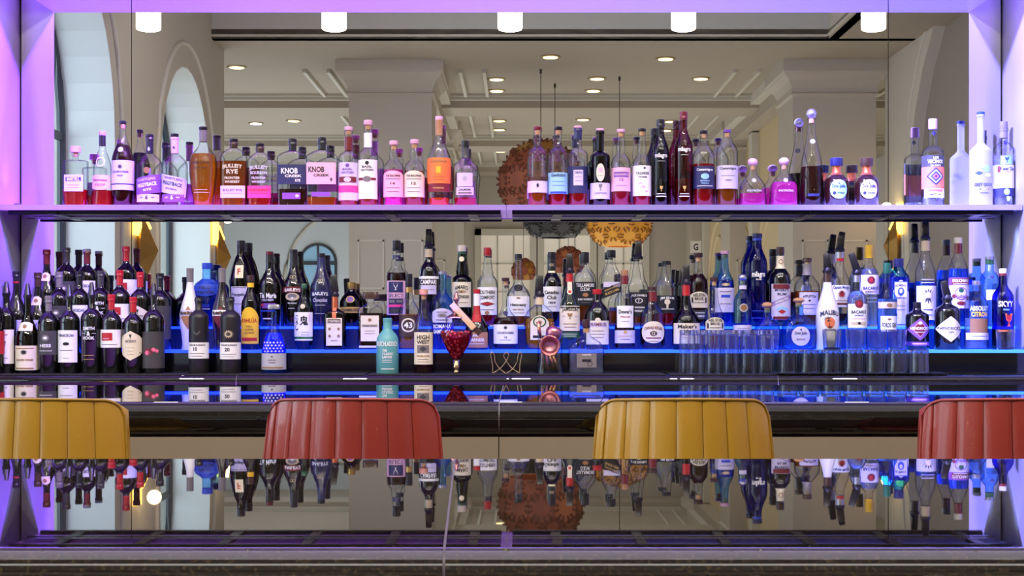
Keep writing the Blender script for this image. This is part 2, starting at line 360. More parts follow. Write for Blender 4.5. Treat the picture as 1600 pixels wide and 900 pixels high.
# glazed double doors of the hall
def glazed_door(n, xa, xb, ytop):
    Y = V(27.4); x0, x1 = px(xa, 27.4), px(xb, 27.4); z1 = pz(ytop, 27.4)
    d = struct(empty('door_%d' % n, ((x0+x1)/2, Y, 0))); c = (x0+x1)/2; wd = x1-x0
    bm = bmesh.new()
    box(bm, -wd/2-.12, -wd/2, 0, .08, 0, z1+.12); box(bm, wd/2, wd/2+.12, 0, .08, 0, z1+.12); box(bm, -wd/2-.12, wd/2+.12, 0, .08, z1, z1+.12)
    finish('door_frame', bm, trimm, d)
    boxo('pane', -wd/2, wd/2, .01, .02, .3, z1, mat('door_glass', (214,206,190), .12, emit=(225,215,195), es=.28), d)
    boxo('kick_panel', -wd/2, wd/2, 0, .05, 0, .3, trimm, d)
    k = max(2, round(wd/.32)); nz = 5
    for i in range(1, k): boxo('muntin', -wd/2+wd*i/k-.015, -wd/2+wd*i/k+.015, .02, .05, .3, z1, trimm, d)
    for j in range(1, nz): boxo('muntin', -wd/2, wd/2, .02, .05, .3+(z1-.3)*j/nz-.012, .3+(z1-.3)*j/nz+.012, trimm, d)
glazed_door(1, 752, 828, 368); glazed_door(2, 850, 922, 368); glazed_door(3, 944, 1004, 368)

# ------------------------------------------------------------------ counters
gran = granite('black_granite', (16,15,14), (40,36,33), .015, 1.6)
gran_f = granite('brown_flecked_granite', (20,17,14), (74,60,40), .012, 2.1)
def bullnose_slab(name, x0, x1, yf, yb, zt, th, m, parent, seams=(), skew=0):
    xs = [x0]+sorted(seams)+[x1]
    for a, b in zip(xs, xs[1:]):
        bm = bmesh.new(); r = th/2; P = [(yb, zt-th), (yb, zt)]
        P += [(yf+r-r*math.sin(PI*i/44), zt-r+r*math.cos(PI*i/44)) for i in range(45)]
        add_prism(bm, P, 'x', a+.0012, b-.0012); bmesh.ops.recalc_face_normals(bm, faces=bm.faces)
        for v in bm.verts:
            if (a in seams and abs(v.co.x-a) < .01) or (b in seams and abs(v.co.x-b) < .01): v.co.x += skew*(v.co.y-yf)
        o = finish(name, bm, m, parent); slab = o
        if b in seams:
            bm = bmesh.new(); add_prism(bm, [(y_, z_ - .0004 if z_ > zt-th*.5 else z_+.0004) for y_, z_ in P], 'x', b-.0012, b+.0012)
            for v in bm.verts: v.co.x += skew*(v.co.y-yf); v.co.y = max(v.co.y, yf+.0004)
            bmesh.ops.recalc_face_normals(bm, faces=bm.faces); finish('seam_filler', bm, mat('seam_filler', (96,88,96), .4), parent)
        for p in slab.data.polygons: p.use_smooth = False
beige = mat('beige_bar_front', (150,136,116), .6)
# counter the camera sits at
ZT = HC-.193
t = tag(empty('granite_counter', (0, 0, 0)), 'brown-flecked polished granite counter across the foreground', 'counter')
bullnose_slab('granite_slab', -2.2, 2.2, 1.24, 2.11, ZT, .055, gran_f, t, [px(697, 1.28)], -.033)
boxo('counter_front', -2.2, 2.2, 1.5, 1.9, 0, ZT-.055, beige, t)
# the bar with stools in front of it
ZB = HC-.163
t = tag(empty('bar_counter', (0, 0, 0)), 'black granite bar counter with thick rounded edge behind the leather stools', 'counter')
bullnose_slab('granite_slab', -3.2, 3.3, 3.10, 4.02, ZB, .075, gran, t, [px(780, 3.13)])
for a, b in ((-3.1, px(780, 3.17)), (px(780, 3.17), 3.2)): boxo('front_panel', a+.001, b-.001, 3.112, 3.9, 0, ZB-.075, beige, t)
tube_m = mat('brushed_brass', (190,150,90), .3, 1)
bm = bmesh.new(); tube(bm, [(-3, 3.085, .2), (3.1, 3.085, .2)], .022, 10); finish('foot_rail', bm, tube_m, t, True)
# back counter
bc = tag(empty('back_counter', (0, 0, 0)), 'black granite back counter carrying the front row of bottles below the mirror', 'counter')
bullnose_slab('granite_slab', NX0, NX1, 4.985, 5.04, ZC, .05, gran, bc, [px(370, 5), px(1215, 5)])
boxo('counter_top', NX0, NX1, 5.04, YM, ZC-.05, ZC, gran, bc)
boxo('cabinet_front', NX0, NX1, 5.01, 5.04, 0, ZC-.05, mat('dark_cabinet', (30,27,27), .4), bc)

# ------------------------------------------------------------------ lit steps and shelf
blk = mat('black_acrylic', (10,10,12), .12, coat=.6)
Z1 = HC-.0842; Z2 = HC+.0
blue_top = gradient_glow('blue_step_glow', [(0, (20,40,255)), (.6, (24,60,255)), (1, (50,110,255))], 4.5, base=(40,60,160))
blue_edge = gradient_glow('blue_edge_glow', [(0, (16,40,255)), (.6, (20,70,255)), (1, (50,120,255))], 3.2, base=(40,60,160))
blue_dim = gradient_glow('blue_riser_glow', [(0, (6,12,60)), (.55, (8,20,110)), (1, (14,50,220))], .9, base=(10,12,40))
st = tag(empty('bottle_step', (0, 0, 0)), 'two-tier black bottle step with blue glowing acrylic tops on the back counter', 'display step')
SX0 = NX0+.004; SX1 = NX1-.004
boxo('lower_riser', SX0, SX1, 5.165, 5.33, ZC, Z1-.008, blk, st)
boxo('upper_riser', SX0, SX1, 5.325, YM-.001, ZC, Z2-.008, blue_dim, st)
boxo('lower_tread', SX0, SX1, 5.15, 5.325, Z1-.008, Z1, blue_top, st)
boxo('upper_tread', SX0, SX1, 5.31, YM-.001, Z2-.008, Z2, blue_top, st)
boxo('lower_edge_strip', SX0, SX1, 5.144, 5.15, Z1-.010, Z1, blue_edge, st)
boxo('upper_edge_strip', SX0, SX1, 5.304, 5.31, Z2-.009, Z2, blue_edge, st)
ZS = HC+.439
vio = [(0, (205,90,255)), (.35, (200,80,255)), (.5, (190,90,255)), (.56, (130,110,255)), (1, (110,120,255))]
shelf_top = gradient_glow('shelf_light_panel', [(0, (190,60,255)), (.35, (215,50,255)), (.5, (215,60,255)), (.56, (160,100,255)), (.8, (130,110,255)), (1, (130,120,255))], 6)
shelf_edge = gradient_glow('shelf_edge_glow', vio, .26, base=(140,130,170))
rail = mat('shelf_rail', (150,145,160), .25, 1); darkrail = mat('dark_rail', (22,20,34), .3, .6)
for i, (a, b, l) in enumerate(((NX0+.004, px(790.5, 5.23), 'long violet-lit acrylic shelf on the left under the amber whiskey bottles'), (px(791.5, 5.23), NX1-.004, 'long blue-violet-lit acrylic shelf on the right, from the seam to the right side panel'))):
    sh = tag(empty('glass_shelf', ((a+b)/2, 5.34, ZS)), l, 'shelf', 'lit shelves across the mirror'); h = (b-a)/2; ox = (a+b)/2
    def q(n, x0, x1, y0, y1, z0, z1, m):
        o = boxo(n, x0, x1, y0, y1, z0, z1, m, sh); o.matrix_parent_inverse = Matrix.Translation((-ox, -5.34, -ZS)); return o
    q('slab', a, b, 5.236, YM-.002, ZS-.017, ZS-.002, shelf_edge)
    q('front_edge', a, b, 5.228, 5.236, ZS-.019, ZS, shelf_edge)
    q('light_panel', a+.01, b-.01, 5.238, YM-.004, ZS-.002, ZS, shelf_top)
    q('channel', a+.02, b-.02, 5.262, 5.285, ZS-.033, ZS-.017, darkrail)
    q('channel', a+.02, b-.02, 5.41, 5.435, ZS-.033, ZS-.017, rail)
    n = 6
    for k in range(n):
        xx = a+(b-a)*(k+.6)/n; q('bracket', xx-.018, xx+.018, 5.25, YM-.003, ZS-.031, ZS-.017, darkrail)
# corner uplights on the shelf ends
for x, lab, c, e in ((NX0+.045, 'small uplight puck at the left end of the shelf', (.40, .16, 1), 2.5), (NX1-.03, 'small uplight puck at the right end of the shelf', (.6, .65, 1), 5)):
    bm = bmesh.new(); lathe(bm, [(0, .014), (.008, .014), (.010, .012)], 16); r = finish('uplight', bm, rail, None, True, 40, (x, 5.30, ZS+.0005)); tag(r, lab, 'lamp', 'uplights on the shelf ends')
    spot('uplight_beam', (x, 5.30, ZS+.02), (x+(-.10 if x < 0 else .10), 5.31, ZS+1.0), e, c, 70, .9, .01)
    spot('downlight_beam', (x, 5.30, ZS-.04), (x+(-.10 if x < 0 else .10), 5.31, ZS-1.0), e*.6, (.16, .28, 1) if x < 0 else (.3, .45, 1), 60, .9, .01)

# ------------------------------------------------------------------ cylinder lamps over the bar, seen in the mirror
lampm = mat('lamp_glow', (255,246,230), .4, emit=(255,238,205), es=14)
names = ['cylinder pendant lamp glowing white over the bar, leftmost of five in the mirror', 'cylinder pendant lamp glowing white over the bar, second from the left in the mirror', 'cylinder pendant lamp glowing white over the bar, middle of five in the mirror', 'cylinder pendant lamp glowing white over the bar, second from the right in the mirror', 'cylinder pendant lamp glowing white over the bar, rightmost of five in the mirror']
for p, l in zip((232, 522, 797, 1068, 1365), names):
    x = px(p, 7.1); z = pz(47, 7.1); Y = V(7.1); r = tag(empty('cylinder_lamp', (x, Y, z)), l, 'lamp', 'cylinder lamps over the bar')
    bm = bmesh.new(); lathe(bm, [(0, .050), (.004, .058), (.012, .060), (.17, .060)], 24); finish('lamp_shade', bm, lampm, r, True, 40)
    bm = bmesh.new(); lathe(bm, [(.17, .063), (.20, .063), (.205, .01), (4.9-z, .008)], 20); finish('lamp_stem', bm, mat('lamp_metal', (120,112,100), .35, .8), r, True, 40)

# ------------------------------------------------------------------ downlights in the hall ceiling
dlm = mat('downlight_glow', (255,240,200), .4, emit=(255,226,160), es=3.0); dlr = mat('downlight_ring', (150,130,95), .4, .7); dlw = mat('downlight_bright', (255,255,250), .4, emit=(255,255,250), es=10)
DL = [(860,88),(1040,91),(933,122),(1095,122),(927,141),(776,123),(776,141),(780,188),(780,202),(911,186),(1048,189),(1040,203),(370,104),(525,151),(459,188),(400,192),(355,157),(782,236),(925,231),(1217,159),(1383,166),(1390,170)]
ME = {}
def disc_mesh(key, prof, m):
    if key not in ME:
        bm = bmesh.new(); lathe(bm, prof, 24); me = bpy.data.meshes.new(key); bm.normal_update(); bm.to_mesh(me); bm.free(); me.materials.append(m); ME[key] = me
    return ME[key]
def where(x, y):
    col = 'left aisle' if x < 540 else 'left side of the middle bay' if x < 800 else 'middle bay' if x < 1000 else 'right side of the middle bay' if x < 1200 else 'far right bay'
    return col
for i, (x, y) in enumerate(DL):
    yv = F*3.0/(Y0-y)
    near = 'front row' if y < 100 else 'second row' if y < 135 else 'third row' if y < 165 else 'fourth row' if y < 195 else 'fifth row' if y < 210 else 'farthest row'
    r = tag(empty('downlight', (px(x, yv), V(yv), ZL)), 'round recessed ceiling downlight, %s from the bar, %s%s' % (near, where(x, y).replace('side of the middle bay', 'bay'), {15: ', brightest', 14: ', dim', 21: ', outer one', 20: ', inner one', 1: ', right one', 0: ', yellowish', 7: '', 16: ', at the wall corner'}.get(i, '')), 'ceiling light', 'recessed downlights of the hall ceiling')
    o = link('trim_ring', disc_mesh('ring', [(-.012, .085), (-.014, .10), (-.004, .115), (0, .115)], dlr), None, r)
    o = link('lens', disc_mesh('lensb' if i == 15 else 'lens', [(-.018, .08), (-.014, .084)], dlw if i == 15 else dlm), None, r)

# ------------------------------------------------------------------ laced dome pendants
def dual_plates():
    bm = bmesh.new(); bmesh.ops.create_icosphere(bm, subdivisions=2, radius=1)
    out = []
    for v in bm.verts:
        fs = list(v.link_faces); n = v.co.normalized(); u = n.orthogonal().normalized(); w_ = n.cross(u)
        pts = sorted([(math.atan2(f.calc_center_median().dot(w_), f.calc_center_median().dot(u)), f.calc_center_median().normalized()) for f in fs], key=lambda a: a[0])
        out.append((n.copy(), [p[1] for p in pts]))
    bm.free(); return out
PL = dual_plates()
def pendant(p, yc, yv, rad, cols, label, zlo=-.62, zhi=1.1, squash=1.0, cable_y=None, top=None):
    x, z = px(p, yv), pz(yc, yv); r = tag(empty('laced_pendant', (x, V(yv), z)), label, 'lamp', 'laced dome pendants of the hall')
    for i, (n, pts) in enumerate(PL):
        if n.z < zlo-.25 or n.z > zhi: continue
        c = sum(pts, Vector())/len(pts); bm = bmesh.new()
        outer = [bm.verts.new((c+(q-c)*.97)*rad) for q in pts]; inner = [bm.verts.new((c+(q-c)*.95)*rad*.965) for q in pts]
        bm.faces.new(outer); bm.faces.new(inner[::-1])
        for k in range(len(pts)): bm.faces.new((outer[k], inner[k], inner[(k+1) % len(pts)], outer[(k+1) % len(pts)]))
        bmesh.ops.recalc_face_normals(bm, faces=bm.faces)
        bmesh.ops.bisect_plane(bm, geom=bm.verts[:]+bm.edges[:]+bm.faces[:], plane_co=(0, 0, zlo*rad), plane_no=(0, 0, 1), clear_inner=True)
        if not bm.faces: bm.free(); continue
        bmesh.ops.holes_fill(bm, edges=[e_ for e_ in bm.edges if e_.is_boundary], sides=0)
        for v in bm.verts: v.co.z *= squash
        finish('plate', bm, top if top and n.z > .55 else cols[(i*7) % len(cols)], r)
    bm = bmesh.new()
    for n, pts in PL:
        if n.z < zlo or n.z > zhi: continue
        c = sum(pts, Vector())/len(pts)
        for k in range(len(pts)):
            a, b = pts[k], pts[(k+1) % len(pts)]; e = b-a
            for t_ in (.3, .7):
                q = a+e*t_; d = (c-q).normalized(); s = e.normalized()*.022
                P = [(q+d*.11+s)*rad*1.0, (q+d*.11-s)*rad, (q-d*.03-s)*rad*1.02, (q-d*.03+s)*rad*1.02]
                for v in P: v.z *= squash
                P2 = [v*1.025 for v in P]; A = [bm.verts.new(v) for v in P]; B_ = [bm.verts.new(v) for v in P2]
                bm.faces.new(B_); bm.faces.new(A[::-1])
                for j in range(4): bm.faces.new((A[j], A[(j+1) % 4], B_[(j+1) % 4], B_[j]))
    bmesh.ops.bisect_plane(bm, geom=bm.verts[:]+bm.edges[:]+bm.faces[:], plane_co=(0, 0, zlo*rad*squash), plane_no=(0, 0, 1), clear_inner=True)
    tag(finish('lacing', bm, charc2 if cols[0] is charc else M['lacing_gold'] if cols[0] is gold else M['lacing'], r), kind='stuff')
    bm = bmesh.new(); tube(bm, [(0, 0, rad*.3), (0, 0, ZL-z)], .005, 6); tube(bm, [(0, 0, ZL-z-.05), (0, 0, ZL-z-.002)], .014, 8); finish('cable', bm, mat('cable', (60,55,50), .5), r)
    bm = bmesh.new(); bmesh.ops.create_uvsphere(bm, u_segments=12, v_segments=8, radius=.06); finish('bulb', bm, mat('bulb_glow', (255,220,150), .4, emit=(255,190,90), es=2), r, True)
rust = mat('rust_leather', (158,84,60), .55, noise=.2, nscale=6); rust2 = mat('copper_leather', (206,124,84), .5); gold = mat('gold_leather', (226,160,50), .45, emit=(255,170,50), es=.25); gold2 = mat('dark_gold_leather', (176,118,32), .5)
charc = mat('charcoal_leather', (42,42,46), .5); charc2 = mat('graphite_leather', (58,58,62), .5); mat('lacing', (118,66,46), .6); mat('lacing_gold', (150,98,30), .6); 
pendant(845, 285, 16.9, .50, [rust, rust, rust2, rust], 'large rust-brown laced dome pendant with gold upper side, left of the black one', top=gold2)
pendant(867, 342, 17.9, .39, [charc, charc2], 'charcoal black dome pendant of laced plates hanging under the rust-brown one', -.8, 1.1, .75)
pendant(968, 351, 17.4, .39, [gold, gold, gold], 'golden yellow dome pendant of laced plates, right of the black one', -.85, 1.1, .8)
pendant(888, 410, 24.0, .27, [rust, rust2, rust, rust], 'small distant rust-brown pendant in front of the glazed doors, middle one')
pendant(818, 424, 23.6, .20, [gold2, rust, rust], 'small distant brown and gold pendant near the left glazed door', squash=1.1)
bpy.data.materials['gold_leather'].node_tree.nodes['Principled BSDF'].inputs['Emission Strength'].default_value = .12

# ------------------------------------------------------------------ sconces on the piers
sc_gold = mat('antique_gold', (170,130,70), .35, .85); sc_glow = mat('sconce_glow', (255,220,120), .4, emit=(255,196,70), es=6)
def sconce(yv, x, side, yc, label, s=1.0):
    z = pz(yc, yv); r = tag(empty('wall_sconce', (x, V(yv), z)), label, 'lamp', 'faceted gold wall sconces'); sx = side
    O = [(-.11, .30), (.13, .19), (.13, -.19), (-.11, -.30), (-.17, -.1), (-.17, .1)]
    bm = bmesh.new(); P = [bm.verts.new((sx*.05, -u*s, v*s)) for u, v in O]; c = bm.verts.new((sx*.16*s, .02, 0)); Bk = [bm.verts.new((sx*.035, -u*s, v*s)) for u, v in O]
    for i in range(6): bm.faces.new((P[i], P[(i+1) % 6], c)); bm.faces.new((P[i], Bk[i], Bk[(i+1) % 6], P[(i+1) % 6]))
    bm.faces.new(Bk[::-1]); bmesh.ops.recalc_face_normals(bm, faces=bm.faces); finish('faceted_shade', bm, sc_gold, r)
    for a, b in ((O[0], O[1]), (O[2], O[3])):
        bm = bmesh.new(); tube(bm, [(sx*.05, -a[0]*s*1.04, a[1]*s*1.06), (sx*.05, -b[0]*s*1.04, b[1]*s*1.06)], .014, 6); finish('lit_edge', bm, sc_glow, r)
    for dy in (.14, .02):
        bm = bmesh.new(); tube(bm, [(sx*.03, dy+.12, .12), (sx*.03, dy+.12, .46)], .022, 8); finish('lamp_tube', bm, sc_glow, r)
    boxo('wall_plate', min(0, sx*.03), max(0, sx*.03), -.09, .09, -.14, .14, sc_gold, r)
    l = bpy.data.lights.new('sconce_light', 'POINT'); l.energy = 4; l.color = (1, .72, .35); l.shadow_soft_size = .06; o = bpy.data.objects.new('sconce_light', l); C.objects.link(o); o.location = (x+sx*.12, V(yv), z+.42)
sconce(12.25, XL, 1, 392, 'faceted gold wall sconce on the pier between the two arched windows')
sconce(15.35, XL, 1, 402, 'faceted gold wall sconce on the narrow pier beyond the second arched window')
sconce(15.85, XR, -1, 385, 'faceted gold wall sconce beside the big blind arch of the right wall')
# little hanging sign
sg = tag(empty('hanging_sign', (px(1087, 20.9), V(20.9), pz(386, 20.9))), 'small white square sign with a dark curled letter on the far pilaster', 'sign')
boxo('board', -.075, .075, 0, .02, -.085, .085, mat('sign_white', (225,222,214), .5), sg)
vs, fs = text_mesh('G'); me = bpy.data.meshes.new('letter'); me.from_pydata([(a*.07, .021, b*.10) for a, b in vs], [], fs); link('letter', me, mat('ink_black', (22,20,22), .5), sg)

# ------------------------------------------------------------------ stools
def stool(p, col, pipe, label, rz=0):
    Ys = 2.80; cx = px(p, Ys); zt = pz(625, Ys); r = tag(empty('bar_stool', (cx, Ys, 0), rz), label, 'stool', 'channel-back leather bar stools')
    lea = mat('leather_'+col[0], col[1], .38, coat=.25, bump=.15, bscale=260); pip = mat('piping_'+col[0], pipe, .4, coat=.2)
    H = .40; zb = zt-H
    def W(v): return .188-.022*v*v*1.0
    def edge(u):
        a = abs(u); return 0 if a < .80 else .030*(1-math.sqrt(max(0, 1-((a-.80)/.20)**2)))
    def S(u, v, d):
        e = edge(u); z = zb+(zt-e-.006*u*u-zb)*v; vv = (z-zb)/H
        return Vector((u*W(vv)*1.0, .085*u*u-.04*(1-vv)+d, z))
    us = [-1, -.90, -.68, -.42, -.12, .18, .46, .72, 1.0]
    for a, b in zip(us, us[1:]):
        bm = bmesh.new(); nu, nv = 8, 14; G = []
        for j in range(nv+1):
            row = []
            for i in range(nu+1):
                f = i/nu; u = a+(b-a)*(.012+f*.976); puff = (1-abs(2*f-1)**2.2)*.0022+.0028*(1-abs(2*f-1)**12)
                v = j/nv; puff *= min(1, (1-v)*7+.35)
                row.append(bm.verts.new(S(u, v, -puff)))
            G.append(row)
        for j in range(nv):
            for i in range(nu): bm.faces.new((G[j][i], G[j][i+1], G[j+1][i+1], G[j+1][i]))
        bm.normal_update(); finish('back_channel', bm, lea, r, True)
    bm = bmesh.new(); nu = 26; A = [[bm.verts.new(S(-1+2*i/nu, j/10, .002)) for i in range(nu+1)] for j in range(11)]; B_ = [[bm.verts.new(S((-1+2*i/nu)*.97, j/10*.985, .042)) for i in range(nu+1)] for j in range(11)]
    for j in range(10):
        for i in range(nu): bm.faces.new((A[j][i], A[j][i+1], A[j+1][i+1], A[j+1][i])); bm.faces.new((B_[j][i], B_[j+1][i], B_[j+1][i+1], B_[j][i+1]))
    for i in range(nu): bm.faces.new((A[10][i], A[10][i+1], B_[10][i+1], B_[10][i])); bm.faces.new((A[0][i+1], A[0][i], B_[0][i], B_[0][i+1]))
    for j in range(10): bm.faces.new((A[j][0], A[j+1][0], B_[j+1][0], B_[j][0])); bm.faces.new((A[j+1][nu], A[j][nu], B_[j][nu], B_[j+1][nu]))
    bmesh.ops.recalc_face_normals(bm, faces=bm.faces); finish('back_shell', bm, lea, r, True, 50)
    bm = bmesh.new(); path = [S(-1, j/16, -.001) for j in range(17)]+[S(-1+2*i/48, 1, -.001)+Vector((0, 0, .001)) for i in range(1, 48)]+[S(1, 1-j/16, -.001) for j in range(17)]
    tube(bm, path, .0032, 8); finish('edge_piping', bm, pip, r, True)
    bm = bmesh.new(); lathe(bm, [(zb-.03, .14), (zb-.02, .158), (zb+.03, .16), (zb+.05, .14), (zb+.055, .05)], 32, 3, 1, off=(0, .115)); finish('seat', bm, lea, r, True, 60)
    met = mat('stool_metal', (60,50,40), .35, .9)
    for sx in (-1, 1):
        for sy in (-1, 1):
            bm = bmesh.new(); tube(bm, [(sx*.11, .10+sy*.11, zb-.03), (sx*.16, .08+sy*.16, .0)], [.016, .011], 10); finish('leg', bm, met, r, True)
    bm = bmesh.new(); q = .137; tube(bm, [(-q, .09-q, .3), (q, .09-q, .3), (q, .09+q, .3), (-q, .09+q, .3)], .009, 8, True); finish('footrest', bm, met, r, True)
yel = ('mustard', (172,128,30)); red = ('red', (142,44,34))
stool(39, yel, (150,112,22), 'mustard yellow leather bar stool with channelled back, leftmost, cut by the left frame edge', -.06)
stool(541, red, (140,44,38), 'brick red leather bar stool with channelled back, standing between the two yellow stools', -.06)
stool(1073, yel, (150,112,22), 'mustard yellow leather bar stool right of the seam in the bar edge', -.02)
stool(1597, red, (140,42,36), 'brick red leather bar stool with channelled back, cut by the right frame edge', .03)

# ------------------------------------------------------------------ bottles: materials
G = {
 'cl': thin_glass('clear_glass', (250,252,252), (120,130,142), .015, 1.0),
 'cb': thin_glass('pale_blue_glass', (170,215,250), (60,120,190), .015, 1.0),
 'bs': thin_glass('sapphire_glass', (80,180,245), (20,80,190), .02, 1.0),
 'co': thin_glass('cobalt_glass', (40,70,215), (6,16,110), .02, 1.0),
 'gr': thin_glass('green_glass', (70,175,75), (10,60,20), .02, 1.0),
 'ol': thin_glass('olive_glass', (90,80,40), (24,20,12), .03, 1.0),
 'br': thin_glass('brown_glass', (96,52,30), (26,12,8), .03, 1.0),
 'ma': thin_glass('magenta_glass', (190,60,110), (60,10,50), .03, 1.0),
 'nv': thin_glass('smoke_blue_glass', (120,118,150), (20,20,50), .03, 1.0),
 'fr': thin_glass('frosted_glass', (245,246,252), (205,208,225), .25, .6, .7),
 'wd': mat('dark_wine_glass', (10,11,8), .07, coat=.3, spec=.6),
 'bk': mat('black_glass', (9,8,8), .10, coat=.4),
 'dg': mat('dark_green_glass', (10,32,20), .08, coat=.4),
 'dj': mat('dark_amber_glass', (38,14,12), .08, coat=.5),
 'pv': mat('matte_black_glass', (26,25,24), .42),
 'wt': mat('white_bottle', (232,230,232), .28, coat=.3),
 'tq': mat('turquoise_bottle', (92,160,160), .38),
 'by': mat('navy_bottle', (30,32,66), .18, coat=.4),
 'bp': mat('chocolate_bottle', (30,20,24), .15, coat=.4),
}
for k, c in {'amb':(176,92,22),'gold':(214,140,28),'red':(186,24,30),'pink':(255,60,150),'dk':(60,18,10),'mag':(240,60,190),'wat':(238,244,255),'blu':(60,140,255),'ora':(222,110,40),'coc':(28,10,8),'rose':(200,36,60)}.items():
    G['L'+k] = liquid_mat('liquid_'+k, c, .12 if k in ('wat', 'blu') else .5)
KC = {'k':(20,19,22),'w':(238,236,232),'r':(178,30,34),'g':(196,160,90),'s':(176,176,182),'n':(34,36,84),'b':(40,70,190),'c':(206,186,150),'e':(226,214,186),'y':(240,188,40),'o':(232,120,50),'v':(120,70,160),'l':(205,196,222),'p':(226,176,196),'m':(226,60,140),'t':(92,160,160),'d':(60,58,58),'u':(110,24,34),'q':(150,200,235),'a':(140,100,60),'z':(28,84,52),'i':(64,40,30),'x':(225,120,80),'f':(120,112,110),'h':(170,120,80), 'P':(250,110,150)}
def km(k, kind='paper'):
    if kind == 'cap': return mat('cap_'+k, KC[k], .32, .85 if k in 'gsx' else 0, coat=.3)
    if kind == 'ink': return mat('ink_'+k, KC[k], .5)
    return mat('paper_'+k, KC[k], .55)
CORK = mat('cork', (196,148,100), .8, noise=.2, nscale=80); WOODT = mat('wood_top', (190,140,104), .5)
ROWS = {'S': (5.33, ZS, 'bottles on the upper lit shelf'), '1': (5.095, ZC, 'bottles standing on the back counter'), '2': (5.25, Z1, 'bottles on the lower glowing step'), '3': (5.375, Z2, 'bottles on the top glowing step')}

class Surf:
    def __init__(s, prof, nexp, asp, rn): s.p = prof; s.n = nexp; s.asp = asp; s.rn = rn; s.R = max(r for z, r in prof)
    def rad(s, z):
        P = s.p
        if z <= P[0][0]: return P[0][1]
        for (z0, r0), (z1, r1) in zip(P, P[1:]):
            if z <= z1: return r0+(r1-r0)*(z-z0)/(z1-z0+1e-9)
        return P[-1][1]
    def at(s, d, z, eps):
        r = s.rad(z); k = max(0, min(1, (r-s.rn)/(s.R-s.rn+1e-9)))
        if s.n == 2:
            th = max(-2.9, min(2.9, d/r)); a = 1-(1-s.asp)*k
            return ((r+eps)*math.sin(th), -(a*r+eps)*math.cos(th), z)
        e = 2+(s.n-2)*k; a = 1-(1-s.asp)*k; x = max(-.985*r, min(.985*r, d))
        return (x, -(a*r)*(1-abs(x/r)**e)**(1/e)-eps, z)
def shoulder(kind, t):
    if kind == 's': return 1-(t*t*(3-2*t))
    if kind == 'r': return (1-t**2.4)**1.25
    if kind == 'f': return (1-t**5)**1.3
    if kind == 'b': u = t**.85; return 1-(u*u*(3-2*u))
    if kind == 'c': return (1-t)**1.15
    return 1-t
def art(surf, items, u, wlab, dz0, parent, eps, rot=0, c0=(0, 0)):
    """lettering and marks: each item (what, y, h, colour, width_px, dx, arch) -> one mesh laid on the bottle's surface"""
    vs, fs, mi, mats = [], [], [], []
    def polar(bd, K=4, n=24):
        tv = [(0, 0)]+[(bd(2*PI*i/n)[0]*.5*k/K, bd(2*PI*i/n)[1]*.5*k/K) for k in range(1, K+1) for i in range(n)]
        return tv, [[0, 1+i, 1+(i+1) % n] for i in range(n)]+[[1+(k-1)*n+i, 1+k*n+i, 1+k*n+(i+1) % n, 1+(k-1)*n+(i+1) % n] for k in range(1, K) for i in range(n)]
    def dia(t):
        c, s = math.cos(t), math.sin(t); q = 1/(abs(c)+abs(s)); return c*q, s*q
    for it in items:
        eps += .00013
        what, y, h, col = it[:4]; wpx = it[4] if len(it) > 4 else wlab*.86; dx = it[5] if len(it) > 5 else 0; arch = it[6] if len(it) > 6 else 0
        m = km(col, 'ink')
        if m not in mats: mats.append(m)
        if what == '@o' or what == '@r':
            n = 20; P = [(.5*math.cos(2*PI*i/n), .5*math.sin(2*PI*i/n)) for i in range(n)]
            if what == '@o': tv, tf = polar(lambda t: (math.cos(t), math.sin(t)), 4 if it[4:5] and it[4] > 8 else 2, 20)
            else: tv = P+[(a*.78, b*.78) for a, b in P]; tf = [[i, (i+1) % n, n+(i+1) % n, n+i] for i in range(n)]
        elif what == '@b':
            n = 8; tv = [(-.5+i/n, -.5) for i in range(n+1)]+[(-.5+i/n, .5) for i in range(n+1)]; tf = [[i, i+1, n+2+i, n+1+i] for i in range(n)]
        elif what == '@d': tv, tf = polar(dia, 4, 16) if it[4:5] and it[4] > 8 else ([(-.5, 0), (0, -.5), (.5, 0), (0, .5)], [[0, 1, 3], [1, 2, 3]])
        elif what == '@g':   # wine goblet / shield mark
            tv, tf = [(-.5, .5), (.5, .5), (.35, 0), (.08, -.15), (.08, -.4), (.3, -.5), (-.3, -.5), (-.08, -.4), (-.08, -.15), (-.35, 0)], [[0, 9, 2, 1], [9, 8, 3, 2], [8, 7, 4, 3], [7, 6, 5, 4]]
        elif what == '@s':   # spiky star / palm / lion burst
            n = 14; tv = [(0, 0)]+[((.5 if i % 2 else .27)*math.cos(PI*i/n), (.5 if i % 2 else .27)*math.sin(PI*i/n)) for i in range(2*n)]; tf = [[0, 1+i, 1+(i+1) % (2*n)] for i in range(2*n)]
        else: tv, tf = text_mesh(what)
        b = len(vs); k = mats.index(m)
        for (a, c) in tv:
            x = (a*wpx+dx)*u; z = dz0(y)+(c*h)*u-arch*u*(2*a)**2
            if rot: xr, zr = x-c0[0], z-c0[1]; x = c0[0]+xr*math.cos(rot)-zr*math.sin(rot); z = c0[1]+xr*math.sin(rot)+zr*math.cos(rot)
            vs.append(surf.at(x, z, eps))
        for f in tf: fs.append([b+i for i in f]); mi.append(k)
    if not fs: return
    me = bpy.data.meshes.new('lettering'); me.from_pydata(vs, [], fs)
    for m in mats: me.materials.append(m)
    me.polygons.foreach_set('material_index', mi); me.update()
    return link('lettering', me, None, parent)

